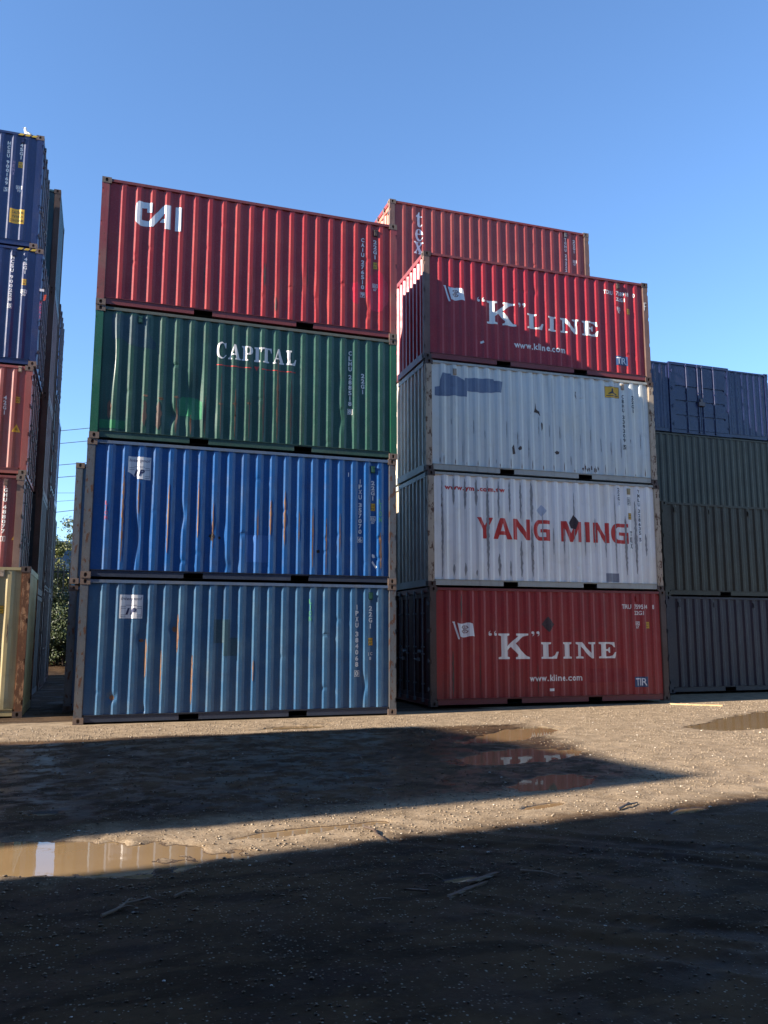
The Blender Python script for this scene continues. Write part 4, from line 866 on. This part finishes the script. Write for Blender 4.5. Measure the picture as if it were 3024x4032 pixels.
o = container((XR - L40, 4.40, ZC[2]), 'salmon brown container above the maroon one at the left edge, yellow triangle near its corner', M_BRN3, M_BRN3, M_CAST, L=L40, group=GC, panel=p, vents=((lx(-1.651), 2.50, M_POSTCRM),))
code_marks(o, p, WHITE, 'GATU 423608 2', lx(-2.21), 1.84, .5, '42G1', lx(-1.925), 1.85, 1.38, (lx(-1.654), 1.76), None, '67', .07, .07); tri_sticker(o, p, lx(-1.651), 1.09, .19, .19)
for j, zc, nm, num, zs in ((3, ZC[3], 'navy container below the topmost navy one, orange and white scraps on its corner post', 'HCSU 900228 5', (10.434, 9.123, 10.421, 9.994, 9.80, 9.535, -1.965, -1.685)), (4, ZC[4], 'topmost navy container at the left with yellow caution panel, a gull on its roof', 'HCSU 900169 5', (13.303, 12.007, 13.304, 12.87, 12.74, 12.12, -2.22, -1.94))):
    sh = .0 if j == 3 else -.12
    p = Panel(L40, H1, random.Random(50 + j), .003)
    o = container((XR - L40 + (0.06 if j == 3 else -.08), 4.40, zc), nm, M_NAVY, M_NAVY, M_CAST, L=L40, H=H1, group=GC, panel=p, vents=((lx(zs[7] - .0) - (.06 if j == 3 else -.08) + .02 - (.27 if j == 3 else 0), 2.70, M_NAVYD),))
    off = -(.06 if j == 3 else -.08)
    code_marks(o, p, WHITE, num, lx(zs[6]) + off, zs[0] - zc, zs[1] - zc, '45G1', lx(zs[7]) + off, zs[2] - zc, zs[3] - zc, (lx(zs[7]) + off, zs[4] - zc, .105, .155), (lx(zs[7]) + off, zs[5] - zc, .135, .16), '70', .065, .07)
    for k in range(3):
        mb = MB(); w = .1; mb.v = [(0, 0, 0), (w, 0, 0), (w + .05, 0, .05), (.05, 0, .05)]; mb.v += [(x, .004, z) for x, y, z in mb.v]; mb.f = [(0, 1, 2, 3), (4, 7, 6, 5), (0, 4, 5, 1), (3, 2, 6, 7), (0, 3, 7, 4), (1, 5, 6, 2)]
        obj('hazard_stripe', mb, stripeY, o, (L40 - .56 + k * .145 - .02, -.001, H1 - .079))
    if j == 4:
        u0, u1, a, b_ = lx(-2.104) + off, lx(-1.778) + off, 11.235 - zc, 11.60 - zc
        pl = decal(o, p, 'caution_panel', rect(u0, u1, a, b_), YELLOW_L, .0035); w = u1 - u0; h = b_ - a
        decal(pl, p, 'panel_print', merge(fit_box(text_shape('CAUTION', .01), u0 + w * .15, u1 - w * .1, a + h * .68, a + h * .86), fit_box(text_shape("9'6\"HIGH", .01), u0 + w * .18, u1 - w * .12, a + h * .40, a + h * .57), fit_box(text_shape('CONTAINER', .01), u0 + w * .06, u1 - w * .04, a + h * .12, a + h * .28)), BLACK_L, .0055)
        decal(o, p, 'chalk_word', vertical('HENX', lx(-2.083) + off, 12.82 - zc, 12.43 - zc, .06), paint('violet_chalk', (110, 100, 130), .1))
    else:
        mb = MB(); mb.box(0, .10, -.003, 0, 0, .06); obj('paper_scrap', mb, WHITE, o, (lx(-1.34) + off, .004, 9.62 - zc))
        mb = MB(); mb.v = [(0, 0, 0), (.05, 0, .02), (.07, 0, .16), (.015, 0, .15)]; mb.v += [(x, .003, z) for x, y, z in mb.v]; mb.f = [(0, 1, 2, 3), (7, 6, 5, 4), (0, 4, 5, 1), (3, 2, 6, 7)]
        obj('orange_tag', mb, plain('orange_tag_plastic', (226, 84, 44), .5), o, (lx(-1.25) + off, .001, 9.39 - zc))
        v, f = vertical('HENX', 0, .45, 0, .045); mb = MB(); mb.v = [(a, 0, b_) for a, b_ in v]; mb.f = list(f); obj('chalk_word', mb, paint('pink_chalk', (160, 80, 110), .1), o, (lx(-1.30) + off, .003, 8.93 - zc))
# mustard container in front of them
p = Panel(L40, H1, random.Random(60), .006)
o = container((-.952 - L40, 1.68, 0), 'mustard yellow container with a rusty corner post at the bottom of the left edge', M_YEL, paint('orange_rust_post', (144, 96, 62), 1.1, .7, .6, .7, (172, 140, 100)), M_DKPOST, L=L40, H=H1, panel=p, right='corr', vents=((L40 - .513, 2.813 - .06, M_POSTCRM),), rail=M_YEL)
height_plate(o, p, L40 - .50, 2.05, .12, .16); decal(o, p, 'rust_stain', strip(L40 - .35, 1.4, 1.85, .03, 9), M_DKPOST)

# rows behind, seen end-on along the alley
GE = 'containers of the rows behind on the left'
def stack(x, y, hs, mats, labels, ends=None, **kw):
    z = 0
    for h, mt, lb in zip(hs, mats, labels):
        if lb is None: lb = 'container low in a left-hand row, hidden by the stack in front'
        container((x - L40, y, z), lb, mt, M_DKPOST, M_DKPOST, L=L40, H=h, group=GE, right=ends or 'corr'); z += h
M_DARKBRN = paint('dark_brown_old_paint', (72, 40, 40), .4, .6, .5, .6); M_DARKBLU = paint('dark_slate_old_paint', (30, 38, 48), .3, .6, .5, .6)
stack(-1.165, 6.93, [H0, H0, H0, H1, H1], [M_DARKBLU, M_DARKBLU, M_DARKBRN, M_DARKBRN, M_TEAL],
      [None, 'dark slate container second from the ground in the row behind the navy stack', 'purplish brown container midway up the row behind the navy stack', 'brown container just under the teal one behind the navy stack', 'teal container at the top of the row just behind the navy stack'])
stack(-1.14, 9.45, [H1, H1, H1, H0], [M_NAVY1, M_DARKBLU, M_TEAL, M_BLUE2], [None, None, 'dull teal container third up in the second row back', 'blue container on top of the second row back on the left'], 'door')
stack(-1.19, 12.0, [H1, H1, H1], [M_NAVY1, M_DARKBLU, M_BLUE2], [None, None, 'blue container on top of the third row back on the left'])
stack(-1.27, 14.55, [H1, H0 + .2], [M_NAVY1, M_NAVY1], [None, 'dark navy container on top of the farthest left row'])

# ================================================================== right hand stacks
GD = 'containers of the right olive and navy stacks'
vd = tuple((u, 2.36, M_OLIVE2) for u in (.43, 1.60, 2.95)); vn = tuple((u, 2.36, M_NAVY1) for u in (.43, 1.60, 2.95))
p = Panel(L20, H0)
o = container((14.82, 2.945, .036), 'dull navy container on the ground at the right edge', M_NAVY1, group=GD, panel=p, vents=vn)
o = container((14.82, 2.935, .036 + H0), 'olive container resting on the dull navy one at the right edge', M_OLIVE2, group=GD, panel=p, vents=vd)
zz = -.004 - 0
for j in range(3):
    o = container((17.6, 8.08, H1 * j), ('hidden container at the base of the back right stack', 'olive container halfway up the back right stack, hidden behind the olive one', 'grey green container under the navy one with double doors at the right')[j], (M_OLIVE2, M_OLIVE, M_OLIVE)[j], L=L40, H=H1, group=GD)
# navy with side doors
DU0, DU1 = 19.30 - 17.72, 21.93 - 17.72
o = container((17.72, 8.08, 3 * H1), 'navy container with double side doors on top of the back right stack', M_NAVYD, group=GD, bare_front=True)
for sp in ((PW, DU0), (DU1, L20 - PW)):
    pp = Panel(L20, H0, random.Random(3), .004, (), sp); obj('side_panel', pp.mesh('side_panel'), M_NAVYD, o)
mb = MB(); mb.box(DU0, DU0 + .09, -.035, .05, .0, H0 + .02); mb.box(DU1 - .09, DU1, -.035, .05, 0, H0 + .02); mb.box(DU0 + .09, DU1 - .09, -.035, .05, H0 - .08, H0 + .02); mb.box(DU0 + .09, DU1 - .09, -.035, .05, 0, .12)
obj('door_frame', mb, M_NAVYD, o)
mid = (DU0 + DU1) / 2
for k, (a, b_) in enumerate(((DU0 + .10, mid - .01), (mid + .01, DU1 - .10))):
    mb = MB(); zs = [.14, .60, .68, 1.14, 1.22, 1.68, 1.76, H0 - .10]; ga, gb = (a + .14, b_ - .04) if k == 0 else (a + .04, b_ - .14)
    # leaf with three pressed horizontal recesses
    for i in range(0, 8, 2): mb.box(a, b_, -.02, .02, zs[i], zs[i + 1])
    for i in range(1, 7, 2): mb.box(a, ga, -.02, .02, zs[i], zs[i + 1]); mb.box(gb, b_, -.02, .02, zs[i], zs[i + 1]); mb.box(ga, gb, .012, .02, zs[i], zs[i + 1])
    d = obj('door', mb, M_NAVYD, o)
    for fr in ((.52, .93) if k == 0 else (.08, .50)):
        x = a + (b_ - a) * fr; mb = MB(); mb.tube([(x, -.05, .05), (x, -.05, H0 - .02)], .018, 10)
        for z in (.04, H0 - .12): mb.box(x - .035, x + .035, -.075, -.021, z, z + .07)
        for z in (.8, 1.5): mb.box(x - .028, x + .028, -.07, -.021, z, z + .04)
        obj('locking_bar', mb, M_NAVYD, d)
    for z in (.3, .95, 1.6, 2.25):
        x = a if k == 0 else b_; mb = MB(); mb.box(x - .05, x + .05, -.05, -.036, z, z + .05); mb.tube([(x, -.055, z - .03), (x, -.055, z + .08)], .014, 6); obj('hinge', mb, M_NAVYD, d)
mb = MB(); mb.box(mid - .13, mid + .13, -.12, -.022, 1.05, 1.19); mb.box(mid - .05, mid + .05, -.10, -.022, 1.19, 1.32); obj('lock_box', mb, paint('rusty_lock_steel', (70, 56, 58), .5, .3, .5), o)

# ================================================================== stacks out of frame on the left whose shadows cross the yard, then added sky blockers
GS = 'containers out of frame whose shadows cross the yard'
LBS = 'container out of frame on the left, throwing the pointed shadow'
ex, ey = 1.09, -5.67; n_ = math.hypot(ex, ey); rot1 = math.atan2(ey, ex)
def up(x, y, h): q = h / SUNT; return (x - q, y - q * SUNK)
ax, ay = up(5.86, -1.95, 4 * H0)
# right long side of the stack runs from the far corner towards the camera side; local -y must face +x, so build it turned by +90-ish
for j in range(4): container((ax + ex / n_ * L20, ay + ey / n_ * L20, H0 * j), LBS, (M_BRN2, M_BLUE1, M_BLUE2, M_TEX)[j], group=GS, rot=math.atan2(-ey, -ex))
LBS2 = 'container out of frame on the left, shading the near foreground'
sx_ = -12.0; sy_ = -9.5 - SUNK * (2.84 - (sx_ - L20))
for j in range(5):
    for q in range(5): container((sx_ - L20, sy_ - WD * (q + 1) - .03 * q, H0 * j), LBS2, (M_BRN2, M_NAVY, M_BLUE2, M_TEX, M_WHT3)[(j + q) % 5], group=GS + ' near')
LBS3 = 'unseen added container beside or behind the camera, put there to block sky light'  # made-up rows outside the view, added to lower the ambient light
for j in range(4):
    for q in range(3): container((-3.4 - L20, -14.2 - WD * (q + 1), H0 * j), LBS3, (M_BRN2, M_NAVY, M_BLUE2, M_GREEN)[(j * 2 + q) % 4], group=GS + ', added sky blockers')
for j in range(5):
    for q in range(3): container((-8 + 12.6 * q, -22.5, H0 * j), LBS3, (M_BRN2, M_NAVY, M_TEX, M_GREEN)[(j * 2 + q) % 4], group=GS + ', added sky blockers', L=L40)

# ================================================================== gull, timber, twigs, wires, fence, bushes, shed
def blob(pts, rad, name):
    me = bpy.data.meshes.new(name); n = len(pts); me.from_pydata(pts, [(i, i + 1) for i in range(n - 1)], []); return me
mb = MB(); gx_, gy_, gz_ = 0, 0, 0
mb.tube([(.17, 0, .045), (.12, 0, .07), (.03, 0, .12), (-.05, 0, .17), (-.10, 0, .21), (-.115, 0, .26), (-.11, 0, .30), (-.105, 0, .325)], [.008, .03, .06, .065, .045, .032, .034, .012], 12)
gull = bpy.data.objects.new('gull', None); col.objects.link(gull); gull.location = (-1.80, 4.62, ZC[4] + H1 - .05); gull.rotation_euler.z = .2; gull.scale = (.95, .95, .95)
tag(gull, 'white gull perched on the roof edge of the top navy container', 'gull')
obj('body', mb.mesh('body', True), plain('gull_white', (222, 222, 218), .7, .05), gull)
mb = MB(); mb.tube([(-.13, 0, .305), (-.165, 0, .295), (-.175, 0, .285)], [.010, .007, .003], 8); obj('beak', mb, plain('beak_yellow', (210, 170, 60), .5), gull)
for s_ in (1, -1):
    mb = MB(); mb.tube([(-.06, s_ * .055, .17), (.02, s_ * .068, .12), (.12, s_ * .04, .07), (.20, s_ * .015, .045)], [.012, .03, .02, .004], 8); obj('wing', mb.mesh('wing', True), plain('gull_grey', (170, 176, 184), .7, .1), gull)
    mb = MB(); mb.tube([(0, s_ * .025, .08), (0, s_ * .025, 0)], .005, 6); obj('leg', mb, plain('gull_leg', (200, 150, 110), .6), gull)
WOOD = paint('weathered_wood', (112, 94, 78), 0, .6, .6, .8, (140, 122, 104)); WOODD = paint('wet_dark_wood', (66, 52, 42), 0, .6, .6, .6, (96, 78, 62)); WOODP = paint('pale_plank', (176, 148, 108), 0, .3, .3, .7)
def gz(x, y): return float(ground_h(np.array([x]), np.array([y]))[0])
def stick(name, pts, r, mat, label, cat, forks=(), seg=6):
    mb = MB(); P3 = []; r_ = random.Random(hash(label) % 1000 if False else len(label) * 7)
    for i, (x, y) in enumerate(pts): P3.append((x, y, gz(x, y) + r * .8 + (.012 if 0 < i < len(pts) - 1 else .003)))
    mb.tube(P3, [r * (1 - .55 * i / (len(pts) - 1)) for i in range(len(pts))], 7)
    for (i, dx, dy) in forks:
        a = P3[i]; mb.tube([a, (a[0] + dx * .5, a[1] + dy * .5, a[2] + .012), (a[0] + dx, a[1] + dy, a[2] - .002)], [r * .6, r * .45, r * .2], 6)
    o = obj(name, mb, mat); return tag(o, label, cat)
stick('fallen_branch', [(.44, -10.78), (.52, -10.72), (.57, -10.64), (.66, -10.60), (.72, -10.52)], .011, WOOD, 'pale forked branch lying in the left foreground', 'branch', ((1, .12, .02), (2, .05, .08), (3, .1, -.03)))
stick('fallen_branch', [(.86, -10.57), (.92, -10.54), (.99, -10.50)], .010, WOOD, 'short pale branch right of the forked one', 'branch', ((1, .05, .03),))
stick('twig', [(1.99, -11.0), (2.04, -11.03), (2.10, -11.02)], .006, WOOD, 'short pale twig below the centre of the foreground', 'twig')
stick('twig', [(3.13, -10.72), (3.19, -10.80), (3.24, -10.85), (3.30, -10.93)], .009, WOOD, 'straight pale twig right of the broken timber', 'twig')
stick('fallen_branch', [(2.52, -9.15), (2.55, -9.3), (2.53, -9.42), (2.56, -9.6)], .012, WOODD, 'dark curved stick crossing the edge of the sunlit strip', 'branch', ((2, .03, .1),))
stick('fallen_branch', [(4.95, -9.18), (5.1, -9.09), (5.3, -8.98)], .014, WOODD, 'dark chunky branch at the right end of the sunlit strip', 'branch', ((1, .09, .07), (1, -.06, .06)))
stick('twig', [(2.44, -10.6), (2.52, -10.63), (2.60, -10.67)], .005, WOOD, 'thin twig above the little puddle', 'twig')
def plank(name, a, b_, w, h, mat, label, lift=.0):
    (x0, y0), (x1, y1) = a, b_; L_ = math.hypot(x1 - x0, y1 - y0); mb = MB(); n = 6; rr_ = random.Random(len(label))
    for i in range(n):
        pass
    sec = [(-w / 2, 0), (w / 2, 0), (w / 2, h), (-w / 2, h)]; k = 0
    for i in range(n + 1):
        t_ = i / n
        for (yy, zz_) in sec: mb.v.append((t_ * L_ + (rr_.uniform(-.03, .03) if i in (0, n) else 0), yy + rr_.uniform(-.004, .004), zz_ + rr_.uniform(-.003, .003)))
    for i in range(n):
        for j in range(4): mb.f.append((i * 4 + j, (i + 1) * 4 + j, (i + 1) * 4 + (j + 1) % 4, i * 4 + (j + 1) % 4))
    mb.f += [(0, 1, 2, 3), tuple(n * 4 + q for q in (3, 2, 1, 0))]
    o = obj(name, mb, mat, None, (x0, y0, max(gz(x0, y0), gz(x1, y1)) - .004 + lift)); o.rotation_euler.z = math.atan2(y1 - y0, x1 - x0); return tag(o, label, 'timber')
plank('broken_timber', (2.44, -11.10), (2.78, -10.90), .032, .016, WOODD, 'broken wet plank beside the little puddle')
plank('broken_timber', (2.66, -10.90), (2.94, -10.76), .026, .014, WOODD, 'second splintered plank lying across the first beyond the puddle', .012)
plank('broken_timber', (2.26, -10.87), (2.36, -10.93), .02, .012, WOODD, 'dark splinter of wood left of the little puddle')
plank('timber_plank', (12.85, .38), (13.7, -.36), .07, .035, WOODP, 'pale sawn plank on the gravel by the foot of the red and white stack')
# wires
def ray(px, py):
    return (fw + rt2 * ((px - 1512) / F) - up2 * ((py - 2016) / F))
def on_y(px, py, y): d = ray(px, py); s_ = (y - CY) / d.y; return Vector((CX, CY, CZ)) + d * s_
WIRE = plain('wire_metal', (70, 78, 84), .6)
wires = [((242.8, 1696), (347.7, 1686)), ((241, 1746), (338.6, 1737)), ((235, 1831), (294, 1826)), ((233.7, 1879.6), (292.8, 1874.8)), ((231, 1941), (290, 1941)), ((230, 1974), (285, 1970)), ((229, 2016), (282, 2010))]
nm = ['topmost', 'second highest', 'third highest', 'fourth highest', 'fifth highest', 'second lowest', 'lowest']
for i, (a, b_) in enumerate(wires):
    A_, B2 = on_y(*a, 70.), on_y(*b_, 70.); d = (B2 - A_); mb = MB(); mb.tube([A_ - d * 14, A_, B2, B2 + d * 12], .035 if i < 4 or i == 6 else .02, 5)
    tag(obj('power_line', mb, WIRE), nm[i] + ' power line crossing the gap of sky on the left', 'power line', 'power lines beyond the yard')
# fence and undergrowth on the bank
FEN = plain('dark_fence_steel', (34, 44, 46), .5)
fe = bpy.data.objects.new('palisade_fence', None); col.objects.link(fe); fe.location = (-8, 24.3, 2.25); tag(fe, 'dark green palisade fence in front of the bushes at the end of the alley', 'fence')
mb = MB(); mb.box(0, 12, 0, .04, .35, .42); mb.box(0, 12, 0, .04, 2.05, 2.13); obj('rail', mb, FEN, fe)
mb = MB()
for k in range(49):
    x = k * .25; w = .07; mb.box(x, x + w, -.03, -.005, .02, 2.42); mb.v += [(x, -.03, 2.42), (x + w, -.03, 2.42), (x + w / 2, -.02, 2.55)]; kk = len(mb.v); mb.f.append((kk - 3, kk - 2, kk - 1))
pl = obj('pale', mb, FEN, fe); pl['kind'] = 'stuff'
for x in (0, 2.75, 5.5, 8.25, 11): mb = MB(); mb.box(x, x + .1, .045, .14, -.2, 2.3); obj('post', mb, FEN, fe)
LEAF = {}
def leaf_mat(nm, a, b_):
    m = bpy.data.materials.new(nm); m.use_nodes = True; t = m.node_tree; t.nodes.clear(); T = NT(t)
    c = T.mix(T.n('ShaderNodeNewGeometry').outputs['Random Per Island'], srgb(*a), srgb(*b_)); b = T.n('ShaderNodeBsdfPrincipled', {'Base Color': c, 'Roughness': .55}); o_ = t.nodes.new('ShaderNodeOutputMaterial'); t.links.new(b.outputs[0], o_.inputs[0]); return m
LG = leaf_mat('olive_leaves', (58, 70, 24), (124, 124, 62)); LD = leaf_mat('dark_leaves', (24, 36, 16), (74, 86, 40))
BARK = plain('bark_brown', (66, 54, 44), .85)
def bush(x, y, z, w, h, seed, mat, label):
    r = np.random.RandomState(seed); o = bpy.data.objects.new('bush', None); col.objects.link(o); o.location = (x, y, z); tag(o, label, 'bush', 'bushes at the end of the alley')
    ncl = 26; cl = np.stack([r.normal(0, w * .28, ncl), r.normal(0, w * .25, ncl), r.uniform(.08, 1, ncl) ** .8 * h], 1); cs = r.uniform(.14, .34, ncl) * w * .5
    n = 5200; k = r.randint(0, ncl, n); c = cl[k] + r.normal(0, 1, (n, 3)) * cs[k][:, None] * .6; c[:, 2] = np.maximum(c[:, 2], .02)
    a = r.normal(0, 1, (n, 3)); a /= np.linalg.norm(a, axis=1)[:, None]; b = np.cross(a, r.normal(0, 1, (n, 3))); b /= np.linalg.norm(b, axis=1)[:, None]
    s = r.uniform(.03, .075, n)[:, None]; v = np.stack([c - a * s, c + b * s * .45, c + a * s, c - b * s * .45], 1).reshape(-1, 3)
    m = bpy.data.meshes.new('foliage'); m.from_pydata(v.tolist(), [], [(4 * i, 4 * i + 1, 4 * i + 2, 4 * i + 3) for i in range(n)]); m.update(); obj('foliage', m, mat, o)
    mb = MB()
    for i in range(7): q = cl[r.randint(ncl)]; mb.tube([(r.normal(0, .1), r.normal(0, .1), -.1), (q[0] * .5, q[1] * .5, q[2] * .55), tuple(q)], [.035, .02, .006], 5)
    obj('stem', mb, BARK, o)
bush(-2.6, 25.6, 2.25, 2.2, 3.3, 1, LG, 'ragged olive bush left of the gap at the alley end')
bush(-1.4, 25.9, 2.25, 2.0, 3.9, 2, LG, 'tallest sunlit bush behind the fence, thin shoots on top')
bush(-.5, 26.2, 2.25, 2.0, 4.6, 3, LG, 'loose bush nearest the middle stack at the alley end')
bush(-1.9, 23.2, 2.0, 1.9, 1.7, 4, LD, 'low dark bramble in front of the fence')
bush(-.9, 22.6, 1.6, 1.9, 1.5, 5, LD, 'low bramble on the bank at the right of the alley')
bush(-3.6, 22.6, 1.6, 2.2, 1.6, 6, LD, 'low bramble on the bank at the left of the alley')
for i, (x, y, z) in enumerate(((-2.0, 20.6, .3), (-.9, 20.2, .2), (-1.4, 21.6, 1.0), (-2.8, 21.2, .8), (-.3, 21.4, .9))):  # undergrowth added to darken the bank in place of shade
    bush(x, y, z, 1.8, 1.5, 10 + i, LD, ('added dark undergrowth standing in for shade at the foot of the bank, left of centre', 'added dark undergrowth standing in for shade at the bank foot beside the right stack', 'added dark undergrowth standing in for shade halfway up the bank in the middle', 'added dark undergrowth standing in for shade halfway up the bank at the left', 'added dark undergrowth standing in for shade halfway up the bank at the right')[i])
# shed
sh_ = bpy.data.objects.new('corrugated_shed', None); col.objects.link(sh_); sh_.location = (-14, 44, 0); tag(sh_, 'blue grey corrugated shed beyond the fence at the alley end', 'shed')
SH = plain('shed_sheet', (70, 96, 118), .5, .1); 
mb = MB(); x = 0
while x < 26: mb.quad((x, .0, 0), (x + .5, 0, 0), (x + .5, 0, 7.3), (x, 0, 7.3)); mb.quad((x + .5, 0, 0), (x + .6, .09, 0), (x + .6, .09, 7.3), (x + .5, 0, 7.3)); mb.quad((x + .6, .09, 0), (x + .9, .09, 0), (x + .9, .09, 7.3), (x + .6, .09, 7.3)); mb.quad((x + .9, .09, 0), (x + 1, 0, 0), (x + 1, 0, 7.3), (x + .9, .09, 7.3)); x += 1
mb.box(0, 26, .1, 12, 0, 7.2)
obj('wall', mb, SH, sh_); mb = MB(); mb.box(-.2, 26.2, -.2, 12.2, 7.31, 7.75); obj('roof', mb, plain('shed_roof_sheet', (96, 118, 132), .5), sh_)
